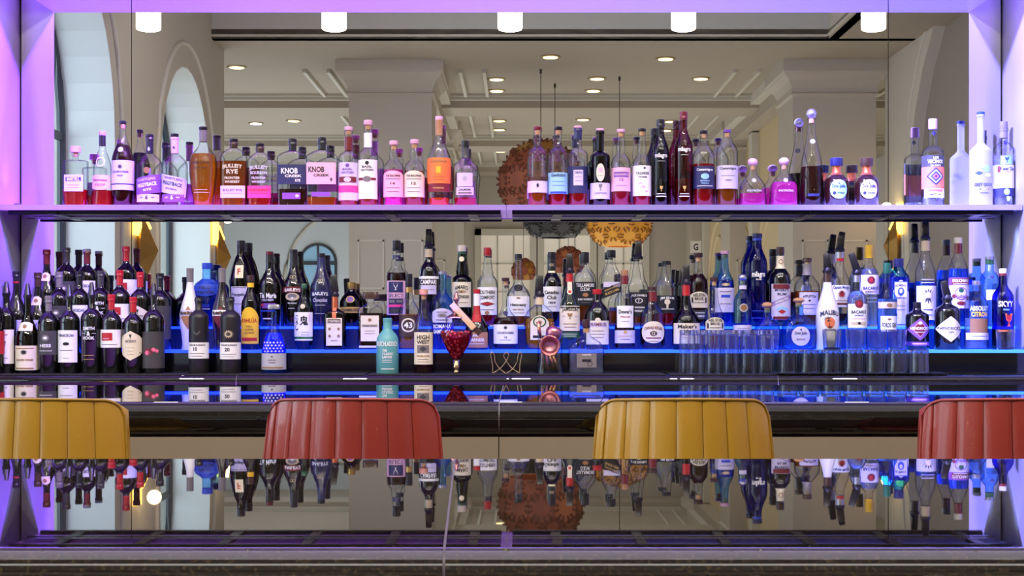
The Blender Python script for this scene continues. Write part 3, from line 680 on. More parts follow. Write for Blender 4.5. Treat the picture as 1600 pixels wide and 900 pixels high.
BOTTLES = []
def B(x, row, w, top, sh, nk, nw, kind='r', g='cl', cap=('s', 8, 'k'), liq=None, labels=(), desc='', foil=None, sq=2, asp=1, prof=None, name='liquor_bottle', Y=None, art0=(), dy=0, thick=False):
    Yr, zb, grp = ROWS[row]; Y = (Y or Yr)+dy; u = Y/F
    zpx = lambda y: pz(y, Y)-zb
    r = tag(empty(name, (px(x, Y), Y, zb)), desc, 'bottle', 'wine bottles on the tiers at the left' if name == 'wine_bottle' else grp)
    hw = w/2; ytop = top; ct = cap[0]; ch = cap[1]
    yg = top+ch*.85 if ct in 'skb' else cap[1]     # y of the glass lip
    zg = zpx(yg)
    if prof: P = [(zpx(y), q*u) for y, q in prof]
    else:
        z_s, z_n = zpx(sh), zpx(nk)
        P = [(0, hw*.86*u), (.002, hw*.95*u), (.006, hw*u), (z_s, hw*u)]
        P += [(z_s+(z_n-z_s)*t, (nw+(hw-nw)*shoulder(kind, t))*u) for t in [i/12 for i in range(1, 13)]]
        P += [(max(zg-.012, z_n+.001), nw*u), (max(zg-.011, z_n+.0015), (nw+.9)*u), (max(zg-.003, z_n+.004), (nw+.9)*u), (max(zg, z_n+.0045), nw*u)]
    P = sorted(P, key=lambda a: a[0]); S = Surf(P, sq, asp, nw*u)
    bm = bmesh.new(); lathe(bm, P, 28, sq, asp, nw*u); finish('glass', bm, G[g], r, True, 50)
    see = g in ('cl', 'cb', 'bs', 'co', 'gr', 'ol', 'br', 'ma', 'nv', 'fr')
    if liq:
        zl = zpx(liq[0]); ins = .0022; Q = [(.006, max(P[0][1]-ins, .002))]+[(z, max(q-ins, .001)) for z, q in P if .008 < z < zl]
        Q.append((zl, max(S.rad(zl)-ins, .001)))
        bm = bmesh.new(); lathe(bm, Q, 28, sq, asp, max(nw*u-ins, .0005), S.R-ins); finish('liquid', bm, G['L'+liq[1]], r, True, 50)
    if foil:
        z0, z1 = sorted((zpx(foil[0]), zpx(foil[1]))); z1 = min(z1, zg)
        Q = [(z0, S.rad(z0)+.0006)]+[(z, q+.0006) for z, q in P if z0 < z < z1]+[(z1, S.rad(z1)+.0006)]
        bm = bmesh.new(); lathe(bm, Q, 20, cap0=False, cap1=False); finish('neck_foil', bm, km(foil[2], 'cap'), r, True, 40)
    cm = {'cork': CORK, 'wood': WOODT}.get(cap[2]) or km(cap[2], 'cap') if len(cap) > 2 and ct in 'skb' else km('k', 'cap')
    cw = (cap[3] if len(cap) > 3 and ct in 'skb' else nw+.6)*u; zt = zpx(top)
    if ct == 's':
        bm = bmesh.new(); lathe(bm, [(zg-.004, cw*.98), (zg-.003, cw), (zt-.0015, cw), (zt, cw*.9)], 20, 4 if cap[3:4] and cap[3] > nw*1.6 else 2, .55 if cap[3:4] and cap[3] > nw*1.6 else 1, 0); finish('cap', bm, cm, r, True, 40)
    elif ct == 'k':
        bm = bmesh.new(); zm = zt-(zt-zg)*.75; lathe(bm, [(zg-.016, nw*.72*u), (zg, nw*.78*u)], 16); finish('cork', bm, CORK, r, True, 40)
        bm = bmesh.new(); lathe(bm, [(zg, cw*.96), (zg+.0008, cw), (zt-.0015, cw), (zt, cw*.88)], 20); finish('stopper', bm, cm, r, True, 40)
    elif ct == 'b':
        bm = bmesh.new(); c = (zg+zt)/2; q = (zt-zg)/2
        lathe(bm, [(c-q*math.cos(PI*i/12), max(cw*math.sin(PI*i/12), nw*.6*u if i < 4 else .0004)) for i in range(13)], 24); finish('stopper', bm, cm, r, True)
        bm = bmesh.new(); lathe(bm, [(zg-.014, nw*.7*u), (zg+.002, nw*.7*u)], 16); finish('cork', bm, CORK, r, True, 40)
    elif ct == 'w':    # tapered rubber wine pourer cover
        bm = bmesh.new(); lathe(bm, [(zg-.014, (nw+1.2)*u), (zg-.003, (nw+1.6)*u), (zg, (nw+.6)*u), (zt-.004, nw*.62*u), (zt, nw*.45*u)], 18); finish('pourer', bm, km('k', 'cap'), r, True, 40)
    elif ct == 'p':    # black pourer with tall flip cover: cap=('p', y_lip, tilt)
        bm = bmesh.new(); lathe(bm, [(zg-.004, (nw+1.6)*u), (zg+.004, (nw+2.0)*u), (zg+.010, (nw+.2)*u), (zg+.018, nw*.75*u)], 20); finish('pourer_collar', bm, km('k', 'cap'), r, True, 40)
        bm = bmesh.new(); h = (zt-zg)-.012; box(bm, -.0125, .0125, -.010, .010, 0, h, .004)
        for v in bm.verts:
            f = v.co.z/h; v.co.x *= 1.12-.25*f; v.co.y *= 1.12-.25*f
        o = finish('pourer_cover', bm, km('k', 'cap'), r, True, 40); o.location = (0, 0, zg+.012); o.rotation_euler = (0, cap[2], 0)
    for L in labels:
        y0, y1, wf, col, items = L[:5]; shp = L[5] if len(L) > 5 else 'r'; rot = L[6] if len(L) > 6 else 0; dx = L[7] if len(L) > 7 else 0
        zc = (zpx(y0)+zpx(y1))/2; hh = abs(zpx(y0)-zpx(y1))/2; R_ = S.rad(zc)
        half = R_*math.asin(min(wf, .9999)) if sq == 2 else R_*min(wf, .96)
        if wf > 1: half = R_*PI*min(1, wf/2)*.98
        T = lambda x, z: (dx*u+x*math.cos(rot)-(z-zc)*math.sin(rot), zc+x*math.sin(rot)+(z-zc)*math.cos(rot))
        vs, fs = [], []
        if shp in 'rai':
            nx, nz = 16, 5
            for j in range(nz+1):
                for i in range(nx+1):
                    a = -1+2*i/nx; z = zc-hh+2*hh*j/nz
                    if shp == 'a' and j > 2: z -= (j-2)/3*hh*.55*a*a
                    if shp == 'i' and j < 2: z += (2-j)/2*hh*.3*a*a
                    vs.append(S.at(*T(a*half, z), .0005))
            fs = [[j*(nx+1)+i, j*(nx+1)+i+1, (j+1)*(nx+1)+i+1, (j+1)*(nx+1)+i] for j in range(nz) for i in range(nx)]
        else:
            n = 28; vs = [S.at(*T(0, zc), .0006)]; K = 4
            def bd(t):
                c, s = math.cos(t), math.sin(t)
                if shp == 'o': return c, s
                if shp == 'd': q = 1/(abs(c)+abs(s)); return c*q, s*q
                if shp == 'h': q = min(1/max(abs(c), 1e-6), 1/(abs(s)+.45*abs(c))); return c*q, s*q
            for k in range(1, K+1):
                for i in range(n):
                    bx, bz = bd(2*PI*i/n); vs.append(S.at(*T(bx*half*k/K, zc+bz*hh*k/K), .0006))
            fs = [[0, 1+i, 1+(i+1) % n] for i in range(n)]+[[1+(k-1)*n+i, 1+k*n+i, 1+k*n+(i+1) % n, 1+(k-1)*n+(i+1) % n] for k in range(1, K) for i in range(n)]
        me = bpy.data.meshes.new('label'); me.from_pydata(vs, [], fs)
        for p in me.polygons: p.use_smooth = True
        lo = link('label', me, km(col), r)
        if items: art(S, items, u, min(wf, 1)*R_*2/u, zpx, lo, .0011, rot, (0, zc))
    if art0: art(S, art0, u, w, zpx, r, .0012)
    BOTTLES.append(r); return r

# ------------------------------------------------------------------ upper shelf
S = 'S'
B(118,S,38,229,254,250,4.5,'f','cl',('k',11,'p',8),(297,'red'),[(274,300,.78,'l',[('MARTELL',281,5,'w',20),('@b',281,6,'n',24),('@b',290,.6,'f',18),('@b',294,.6,'f',16)][::-1])],'squat clear cognac bottle with chunky pale pink stopper, leftmost on the upper shelf',sq=4,asp=.6)
B(160,S,34,205,0,0,5,g='cl',cap=('k',8,'p'),liq=(298,'red'),labels=[(275,298,.93,'p',[('Hennessy',283,5,'u',24),('V.S.O.P',290,4,'r',16)],'i')],desc='bell-shaped clear cognac bottle with dark neck foil and pink label',foil=(209,228,'k'),prof=[(323,15),(321,17.5),(312,17.5),(298,15.5),(275,14.5),(256,13),(244,9.5),(236,6),(230,5),(212,5),(208,5)],art0=[('@r',254,15,'l',14)])
B(192,S,34,189,252,206,4.6,'s','cl',('k',6,'k'),(227,'dk'),[(252,288,1.3,'l',[('@s',262,8,'d',8),('COURVOISIER',270,3.6,'d',27),('VSOP',276,3,'d',9)]),(290,298,1.3,'l',[]),(288.4,289.6,1.3,'n',[])],'tall dark red cognac bottle with long thin neck, left end of the upper shelf',art0=[('@o',235,8,'l',8)])
PB=dict(sq=2,asp=1)
B(234,S,40,210,262,240,5.5,'r','cl',('k',5,'k'),(281,'dk'),[(277,305,.97,'v',[('WHISTLEPIG',282,4,'c',30),('PIGGYBACK',290,6,'w',33),('RYE',298,3.5,'w',12)],'r',.16),(305,317,.86,'l',[('6',310,7,'k',4),('AGED',310,2,'k',6,-9),('YEARS',310,2,'k',6,9)])],'clear rye bottle with black neck band and tilted deep purple label',foil=(215,240,'k'),art0=[('6',233,6,'w',3.5),('@o',268,10,'a',10)])
B(273,S,40,209,262,240,5.5,'r','cl',('k',5,'k'),None,[(277,305,.97,'l',[('WHISTLEPIG',281,4,'v',30),('PIGGYBACK',289,6,'n',33),('BOURBON',297,3,'v',18)],'r',-.20),(305,317,.86,'v',[('6',310,7,'w',4),('AGED',310,2,'w',6,-9),('YEARS',310,2,'w',6,9)])],'clear bourbon bottle with white neck band and tilted pale lilac label',foil=(215,240,'p'),art0=[('6',231,5,'k',3.5)])
B(317.5,S,44,198,0,0,6,g='cl',cap=('k',6,'k'),liq=(241,'gold'),desc='amber urn-shaped whiskey bottle tapering to its foot, upper shelf left of centre',foil=(204,222,'f'),prof=[(323,14),(321,15),(312,15.5),(296,18.5),(270,21.5),(255,21.5),(244,19.5),(236,13),(229,8),(222,6),(206,6),(203,6)],art0=[("ANGEL'S ENVY",256,4,'i',30),('BOURBON WHISKEY',264,2.5,'i',20),('@b',298,.6,'e',20),('@b',302,.6,'e',24)])
BU=dict(sq=3,asp=.55)
B(365,S,42,217,247,231,6,'r','cl',('k',6,'k'),(252,'amb'),[(291,310,.92,'l',[('BULLEIT RYE',298,4,'v',30),('@b',303,.7,'v',28)])],'flat amber rye flask with embossed lettering and lilac band, right of the urn-shaped bottle',foil=(222,231,'i'),art0=[('BULLEIT',260,6,'e',30,0,2),('RYE',269,7,'e',18),('FRONTIER',279,4,'e',24),('WHISKEY',285,4,'e',24)],**BU)
B(406,S,39,224,255,238,6,'r','cl',('k',6,'k'),(308,'red'),[(291,310,.94,'m',[('BULLEIT BOURBON',298,4,'r',30),('@b',303,.7,'r',28)])],'nearly empty clear bourbon flask with hot pink band, beside the amber flask',foil=(228,238,'i'),art0=[('BULLEIT',262,6,'l',28,0,2),('BOURBON',271,5,'l',26),('FRONTIER',279,4,'l',22),('WHISKEY',285,4,'l',22)],**BU)
KN=dict(sq=5,asp=.5)
B(457,S,47,217,248,235,6,'r','cl',('s',6,'k'),(296,'dk'),[(258,289,.94,'n',[('KNOB',268,9,'w',26,-3),('CREEK',276,4,'w',26,3),('RYE',283,4,'w',8,10)]),(302,312,.6,'v',[('@o',307,5,'l',6,9)])],'broad square-shouldered rye bottle with black wax neck and navy label',foil=(217,236,'k'),**KN)
B(503,S,49,215,248,234,6,'r','cl',('s',6,'k'),(309,'amb'),[(255,289,.94,'p',[('KNOB',266,9,'k',25,-7),('CREEK',275,4,'k',25,1),('9',282,6,'k',4,16)]),(301,308,.6,'v',[])],'broad square-shouldered bourbon bottle with black wax neck and dusty pink label',foil=(215,234,'k'),**KN)
B(544.5,S,31,198,247,236,6,'r','cl',('k',7,'p'),(302,'amb'),[(255,291,1.2,'l',[('@o',260,6,'v',6),('BASIL',266,3.5,'v',16),('HAYDEN',271,3.5,'v',20),('@b',282,9,'u',30),('@o',282,8,'l',11)]),(291,302,1.2,'m',[]),(302,314,1.2,'l',[])],'slim bourbon bottle with brown neck sleeve and pink-violet label',foil=(214,236,'u'))
B(575,S,31,188,245,231,6.3,'r','cl',('k',9,'p'),(301,'amb'),[(251,312,.96,'w',[('@o',256,6,'k',6),('BASIL',262,3.5,'k',16),('HAYDEN',267,3.5,'k',20),('@b',281,4,'u',30),('@o',281,9,'f',13)])],'slim bourbon bottle with white neck wrap and tall white label with a dark belt',foil=(208,231,'w'))
BA=dict(foil=None)
def balv(x,top,col,num,desc,ink,liq):
    B(x,S,31,top,0,0,6,g='cl',cap=('k',8,'p',6.8),liq=liq,desc=desc,prof=[(323,14),(321,15.6),(264,15.8),(258,14.5),(253,10),(248,6.5),(244,7.5),(238,7.3),(233,5.5),(top+8,5.8),(top+6,6)],labels=[(268,309,1.15,col,[('THE BALVENIE',276,3.4,ink,24),(num,288,4,ink,7),('@b',295,.6,ink,22),('@b',301,.6,ink,20),('@b',281,.6,ink,24)],'a')])
balv(615,220,'p','14','round-shouldered malt whisky bottle with bulbed neck and mauve label','u',(266,'mag'))
balv(647.5,218,'e','12','round-shouldered malt whisky bottle with bulbed neck and cream label','k',(268,'amb'))
B(686,S,38,182,0,0,5.5,g='cl',cap=('s',5,'p'),liq=(310,'ora'),desc='tall waisted single malt bottle with orange label and copper neck foil',foil=(187,212,'h'),prof=[(323,15),(321,16.5),(300,17),(270,19),(256,19),(243,17),(230,11.5),(218,7),(211,5.5),(190,5.8),(186,5.8)],labels=[(248,288,.97,'o',[('GLENMORANGIE',254,3.6,'a',27),('@b',267,10,'y',7),('@b',278,.6,'a',18),('@b',282,.6,'a',22)]),(289,301,.97,'u',[('THE ORIGINAL',295,2.6,'g',18)])])
B(727,S,42,220,0,0,5.5,g='cl',cap=('s',11,'k'),liq=(310,'red'),desc='broad-shouldered malt bottle with ringed dark neck, last before the shelf seam',foil=(230,247,'d'),prof=[(323,16),(321,17.5),(290,19),(268,21),(260,20),(253,13),(247,6.5),(243,5.6),(232,5.8),(229,5.6)],labels=[(272,293,.6,'l',[('@s',281,11,'s',9)]),(294,306,.72,'l',[('DALMORE',298,3.4,'k',19),('@b',303,3,'f',22)])])
B(840,S,31,198,242,229,6,'r','cl',('k',6,'u'),(277,'amb'),[(284,302,1.4,'l',[('@s',291,9,'k',5)])],'clear malt bottle with dark red stopper, first right of the shelf seam',art0=[('@b',280,4,'i',28)])
B(872,S,31,198,242,229,6,'r','cl',('k',6,'k'),(304,'red'),[(271,304,1.4,'q',[('Glenfiddich',275,5,'n',24),('@b',285,.6,'b',20),('@b',291,.6,'b',20),('@b',302,3,'b',28)])],'clear malt bottle with black stopper and pale blue label')
B(903,S,31,197,244,231,6,'r','cl',('k',4,'p'),(302,'red'),[(261,303,1.2,'n',[('@b',279,24,'l',15),('OBAN',271,4,'n',12),('@b',278,.6,'v',10),('@b',284,.6,'v',10)])],'clear malt bottle with navy neck foil and navy label around a lilac panel',foil=(201,218,'n'))
B(937.5,S,31,201,247,236,6,'r','ol',('k',4,'p'),(254,'dk'),[(257,285,.42,'e',[('@o',267,8,'p',7),('@b',276,.6,'f',8)],'o'),(287,312,1.4,'l',[('@g',294,10,'f',6),('LAGAVULIN',303,3,'f',20)])],'dark olive-brown malt bottle with small oval label above a pale blue label')
B(970,S,30,202,247,0,6,g='cl',cap=('k',6,'p'),liq=(299,'rose'),desc='clear malt bottle with bulbed neck, pink label and rosy liquid',prof=[(323,13.5),(321,15),(254,15),(248,13),(243,8.5),(238,6.2),(230,7.2),(222,6.6),(216,5.8),(207,6),(205,6)],labels=[(263,300,1.3,'p',[('@b',274,8,'v',25),('CRAGGANMORE',274,3.6,'p',23),('12',282,4,'v',6),('@b',291,.6,'v',18)])])
B(1003,S,29,201,247,0,5.6,g='cl',cap=('k',5,'k'),liq=(307,'rose'),desc='clear malt bottle with bulbed neck and white label showing a small map drawing',prof=[(323,13),(321,14.3),(256,14.4),(249,12.5),(244,8),(240,6.2),(234,7),(224,6.4),(218,5.2),(207,5.6),(205,5.6)],labels=[(260,307,1.3,'w',[('@s',264,4,'k',5,3),('TALISKER',272,4,'k',22),('STORM',278,2.6,'k',13),('@d',288,4,'p',6,-4),('@d',293,5,'p',8,1),('@d',300,4,'p',6,6)])])
def mil(x,top,g,gl,liqc,desc,w=27):
    B(x,S,w,top,232+(175-top)*-.5,207+(top-187)*.6,5.6,'s',g,('s',7,'k' if g=='nv' else 'u',6.5),(284 if g=='nv' else 280,liqc),[],desc,foil=(top+6,top+13,'k' if g=='nv' else 'u'),art0=[('milagro',245+(top-187)*.8,9,'w',20),('@b',253+(top-187)*.8,.5,'w',12),('@g',296,8,'g',5),('@b',304,.8,'w',14),('@b',308,1.5,'w',16)])
mil(1032,187,'nv','navy','dk','tall smoky navy bottle with white script lettering, upper shelf middle right')
mil(1068,175,'ma','magenta','amb','tallest magenta-red bottle with white script lettering, upper shelf',29)
B(1099.5,S,34,204,244,220,5.4,'s','cl',('k',6,'k'),(257,'red'),[(261,296,1.4,'n',[('Casamigos',267,5,'w',27),('@o',277,9,'q',13),('REPOSADO',284,2.6,'q',14),('TEQUILA',288,2.6,'q',12),('@b',292,.8,'w',25)])],'clear bottle with dark blue hand-lettered label showing a pale blue dome')
B(1136,S,34,203,238,212,5.4,'s','cl',('k',5,'v'),(264,'amb'),[(260,296,1.4,'l',[('Casamigos',265,5,'d',27),('AÑEJO',283,3,'d',10),('@b',276,.6,'f',22)])],'clear bottle with grey-lilac hand-lettered label, right of the dark blue one')
PT=dict(sq=3,asp=.8)
def patron(x,top,w,desc,liq,cap,row=S,g='cl',yb=318,lab=None):
    h=yb-top; B(x,row,w,top,0,0,6,g=g,cap=('b',15,cap,8),liq=liq,desc=desc,prof=[(yb+5,w/2-2),(yb+3,w/2-.5),(top+h*.62,w/2-2),(top+h*.50,w/2-7),(top+h*.40,w/2-13),(top+h*.33,6.5),(top+16,6),(top+13,7)],labels=lab or [],art0=[('PATRÓN',yb-19,4,'l',22),('@s',yb-35,8,'l',9)] if not lab else (),**PT)
patron(1176,247,44,'squat round-stoppered tequila decanter full of magenta-lit liquid',(303,'mag'),'p')
patron(1225,246,46,'squat round-stoppered tequila decanter with pale lilac glass, right of the magenta one',(285,'mag'),'p')
B(1268,S,37,170,0,0,5.8,g='cl',cap=('b',19,'s',8),liq=(261,'dk'),desc='very tall slender tapering bottle with glass ball stopper and dark red contents',prof=[(323,16),(321,17.5),(300,18.5),(275,18),(250,15.5),(235,12),(220,8.5),(208,6.5),(195,5.8),(189,6),(186,7)],labels=[(304,308,.5,'n',[])],art0=[('@o',222,7,'s',8)])
def dj(x,top,lab,cap,desc,sub):
    B(x,S,38,top,0,0,6.5,g='dj',cap=('s',13,cap,10),desc=desc,foil=(260,274,'x'),prof=[(323,16),(321,18),(300,19),(286,19),(280,17.5),(275,12),(271,7.5),(268,6.5),(262,6.5),(258,6.5)],labels=[(282,312,.68,lab,[('@s',288,3,'n',3),('Don Julio',293,7,'n',21),(sub,303,4,'b',12,3),('@o',303,5,'n',5,-7)],'o')])
dj(1307,247,'q','n','round-shouldered dark amber tequila bottle with navy stopper and light blue oval label','Añejo')
dj(1354,247,'l','i','round-shouldered dark amber tequila bottle with brown stopper and pale lilac oval label','Reposado')
B(1457.5,S,34,186,240,228,6.4,'r','cl',('s',17,'p',6.8),(309,'wat'),[(244,262,1.2,'d',[('LOS',248,3.4,'w',8),('VECINOS',254,6,'w',25),('DEL CAMPO',260,2.4,'w',16)]),(262,296,1.2,'x',[('@d',277,28,'n',29),('@d',277,22,'l',23),('@d',277,17,'b',17),('@d',277,10,'P',10),('@d',277,5,'n',5)]),(296,310,.9,'w',[('@b',299,4,'P',23),('MEZCAL',305,3,'n',18)])],'clear mezcal bottle with pink cap and blue-and-orange diamond pattern label',art0=[('@d',209,9,'n',7)])
B(1532.5,S,35,175,238,222,5.6,'s','fr',('s',4,'b',6.2),None,[],'tall frosted vodka bottle with blue cap and painted blue geese',art0=[('@d',262,7,'q',26),('@s',267,10,'q',16,4),('@d',272,6,'b',12,-8),('@s',275,7,'w',12,6),('GREY GOOSE',290,5.5,'n',30),('@b',297,1.4,'b',3,-6),('@b',297,1.4,'w',3,0),('@b',297,1.4,'r',3,6),('VODKA',303,2.6,'n',14)])
B(1568,S,32,190,236,222,6.2,'r','cl',('s',12,'f',6.5),(250,'wat'),[(245,258,.55,'q',[('@g',251,9,'b',7)]),(259,295,1.1,'w',[('@b',266,10,'u',5,-12),('Ketel One',265,6,'n',23,2),('VODKA',270,2.6,'r',10)]),(295,308,1.2,'n',[('@o',301,10,'q',9),('@o',301,5,'g',5)])],'clear vodka bottle with grey cap and blue ribbon crest, rightmost on the upper shelf',foil=(202,216,'f'),art0=[('@o',224,8,'n',5)])

# ------------------------------------------------------------------ wines at the left, three tiers
W='wine_bottle'
def wine(x,row,top,cap,labels,desc,kind='bx',w=33,g='wd',foil=None,liq=None,base=None,art0=(),dy=0):
    yb={'1':585,'2':547,'3':512}[row]; h=142 if row=='1' else 128
    if kind=='bx': sh,nk,k=(top+46,top+26,'r') if cap[0]!='w' else (top+58,top+40,'r')
    elif kind=='bg': sh,nk,k=(top+84,top+40,'b') if row=='1' else (top+72,top+26,'b')
    B(x,row,w,top,sh,nk,4.9,k,g,cap,liq,labels,desc,foil=foil,name=W,art0=art0,dy=dy)
hess=lambda a,b:(a,b,1.05,'d',[('@o',a+11,9.5,'f',11),('@o',a+11,4,'w',6),('HESS',a+23,5,'w',17),('@b',a+31,.8,'w',20)])
fran=lambda a,b:(a,b,.9,'w',[('FRANCISCAN',a+8,4.5,'n',24),('@o',a+21,5,'k',10),('@b',a+31,.8,'f',20),('@b',a+43,.6,'f',10)])
smith=lambda y:[('SMITH',y,5,'w',18),('&',y+8,7,'w',5),('HOOK',y+15,5,'w',18),('@b',y+8,.5,'w',6,-8),('@b',y+8,.5,'w',6,8),('@b',y+42,.6,'g',16),('@b',y+48,.6,'g',16)]
reds=lambda a,b:(a,b,1.2,'w',[('@b',a+11,12,'r',18,-3),('@b',a+14,1,'p',10,-4),('@b',a+23,.7,'f',26)])
acid=lambda a,b:(a,b,.92,'e',[('@g',a+9,7,'d',4),('ACIDO',a+16,4,'d',17),('@b',a+26,1,'c',12),('@b',a+31,1,'c',10),('@b',a+36,1,'c',10)],'h')
pnk=lambda y:[('@s',y,15,'u',20,-4),('@s',y+2,9,'P',10,-6),('@s',y-3,8,'P',8,4),('@s',y-1,7,'P',7,9)]
wine(-11,'1',434,('w',452),[(517,553,1.2,'r',[('@b',523,11,'c',30),('@d',535,6,'x',26),('@d',543,5,'P',30)])],'red wine bottle with orange and coral wave label cut by the left frame edge',w=34,dy=-.03)
wine(10,'1',440,('w',457),[(515,568,.9,'w',[('@b',523,1,'r',14),('@g',542,18,'f',9),('@b',559,.7,'f',14)])],'wine bottle with tall white label, second from the left on the counter',w=31,dy=.02)
wine(43,'1',443,('w',460),[(540,578,1.3,'e',[('@s',550,9,'k',11),('@b',544,1,'a',30),('GRANDES VIGNES',562,3.2,'a',28),('@b',575,1.6,'a',30)]),(503,517,.84,'e',[('@o',510,6,'a',6)],'a')],'sloping-shouldered bottle with cream label and cream collar badge, on the counter at left','bg',36,'ol',liq=(520,'dk'))
wine(76,'1',462,('s',7,'f',6),[hess(517,554)],'dark wine bottle with grey screw cap and charcoal label, front row at left',foil=(466,486,'f'))
wine(108,'1',445,('w',462),[fran(516,566)],'dark wine bottle with black pourer and tall white label, front row at left')
wine(143,'1',441,('w',460),[],'dark wine bottle with black pourer and white lettering printed straight on glass, front row',art0=smith(513))
wine(174,'1',460,('s',6,'r',6.2),[reds(515,543)],'wine bottle with bright red cap and white label with red square, front row',foil=(464,484,'r'))
wine(208,'1',464,('s',5,'r',6.2),[acid(517,563)],'wine bottle with red and white neck foil and cream shield label, front row',g='wd',foil=(468,488,'r'))
wine(240,'1',443,('w',460),[(518,575,1.25,'d',[])],'dark wine bottle with black pourer and pink scribble on charcoal label, front row',art0=pnk(549),w=34)
wine(25.5,'2',424,('s',5,'k',6),[(500,530,1.2,'l',[('E',514,12,'n',9,-6)])],'slope-shouldered dark bottle with black cap and thin red ring, second row far left','bg',36,foil=(428,445,'k'),art0=[('@b',441,2.2,'r',12)])
wine(59,'2',426,('s',5,'i',6),[(463,477,.84,'e',[('@o',470,6,'a',6)],'a'),(500,530,1.2,'l',[('@g',510,10,'v',10)])],'slope-shouldered bottle with brown foil and cream collar badge, second row at left','bg',36,foil=(430,448,'i'))
wine(92.5,'2',425,('s',5,'f',6),[hess(478,514)],'dark wine bottle with grey screw cap and charcoal label, second row',foil=(429,449,'f'),w=34)
wine(124,'2',424,('s',5,'k',6),[fran(477,525)],'dark wine bottle with black foil and tall white label, second row',foil=(428,446,'k'),w=33)
wine(157,'2',423,('s',5,'d',6),[],'dark wine bottle with white lettering printed on glass, second row',foil=(427,446,'d'),art0=smith(474),w=33)
wine(187,'2',422,('s',5,'r',6),[reds(475,503)],'wine bottle with bright red foil and white label with red square, second row',foil=(426,446,'r'))
wine(219,'2',425,('s',5,'r',6),[acid(478,526)],'wine bottle with red foil and cream shield label, second row',foil=(429,449,'r'))
wine(250,'2',427,('s',5,'k',6),[(478,530,1.25,'d',[])],'dark wine bottle with pink scribble on charcoal label, second row',foil=(431,448,'k'),art0=pnk(506),w=34)
wine(73,'3',390,('s',4,'u',6),[(426,439,.84,'e',[('@o',432,6,'a',6)],'a')],'slope-shouldered bottle with dark red foil and cream collar badge, top tier leftmost','bg',36,foil=(394,413,'u'))
wine(104,'3',387,('s',4,'d',6),[hess(440,475)],'dark wine bottle with dark grey screw cap, top tier, second from the left',foil=(391,411,'d'),w=34)
wine(136,'3',389,('s',4,'s',6),[fran(439,480)],'dark wine bottle with silver-topped red foil and white label, top tier',foil=(393,412,'u'),w=33)
wine(197,'3',385,('s',4,'r',6),[reds(437,470)],'wine bottle with dark red foil and red square label, on the top tier',foil=(389,408,'r'),w=33)

# ------------------------------------------------------------------ front row on the back counter
B(310.5,'1',31,464,498,484,5.4,'r','pv',('s',3,'k',6),None,[(535,560,1.2,'w',[('TAYLOR FLADGATE',539,3,'k',27),('10',545,6,'k',6,-2),('@b',552,.7,'f',24),('@b',556,.7,'f',18)])],'matte black port bottle with white label, left of its near twin on the counter',foil=(466,474,'k'),art0=[('@g',521,9,'d',12)])
B(360,'1',32,464,498,484,5.4,'r','pv',('s',3,'k',6),None,[(535,561,1.2,'w',[('TAYLOR FLADGATE',539,3,'k',27),('20',546,6,'k',8,-2),('@b',553,.7,'f',24),('@b',557,.7,'f',18)])],'matte black port bottle with wider crest, beside the diamond-cut decanter',foil=(466,474,'k'),art0=[('@s',522,14,'c',16),('@o',522,6,'d',7)])
B(428,'1',38,476,0,0,5,g='cb',cap=('s',6,'s',9.5),liq=(520,'blu'),desc='diamond-cut blue-tinted decanter with silver label and wide silver stopper, on the counter',prof=[(588,18.5),(586,19),(550,18.8),(541,18.5),(530,16),(520,12),(511,7.5),(505,5.2),(490,4.8),(484,5),(481,5.5)],labels=[(552,577,1.5,'s',[('@b',574,2,'a',37),('@d',557,3,'k',3),('@b',562,.8,'d',12),('@b',566,.8,'d',10)])],art0=[('@d',y,3.2,'l',3.6,-13.5+5.4*i+(2.7 if j % 2 else 0)) for j,y in enumerate((535,539.5,544,548.5)) for i in range(6)])
B(605.5,'1',35,497,0,0,6.5,g='tq',cap=('s',5,'t',7.2),desc='turquoise opaque whisky bottle with white block lettering, on the counter',prof=[(588,16),(586,17.5),(535,17.5),(528,16.5),(522,13),(517,8.5),(513,6.8),(500,6.8)],labels=[],art0=[('BRUICHLADDICH',537,7.5,'w',37),('THE',547.5,4,'w',7,-3),('CLASSIC',552.5,4,'w',17,2),('LADDIE',557.5,4,'w',15,1),('@b',562.5,.8,'w',15,1),('@b',565.5,.8,'w',15,1),('@b',576,1.2,'w',20,2)])
B(662,'1',31,452,0,0,5,g='cl',cap=('k',10,'cork',7),liq=(568,'dk'),desc='clear rye bottle with cork stopper and cream HIGH WEST label, on the counter',prof=[(588,14.5),(586,15.5),(515,15.5),(504,15),(494,12),(485,8),(477,5.6),(465,5),(461,5.6)],labels=[(519,569,.92,'e',[('HIGH',527,7,'k',20),('WEST',534.5,6,'k',20),('@b',545,12,'f',19),('@d',545,9,'d',12),('DOUBLE RYE!',556,2.6,'a',20),('@b',561,.7,'f',16),('@b',565,.7,'f',20)])])
# clear flask
B(916,'1',56,499,0,0,6.5,g='cl',cap=('k',16,'i',6),liq=(545,'wat'),desc='low wide clear flask with domed shoulders, right of the mixing glass',prof=[(588,26),(586,28),(550,28),(541,26),(534,21),(529,13),(526,8),(523,6.5),(514,6.5)],labels=[(552,574,.55,'f',[('DOUBLE BARREL',554,2,'w',14,0),('@b',563,4,'k',14),('@r',568,8,'k',8,5)])],sq=4,asp=.55)

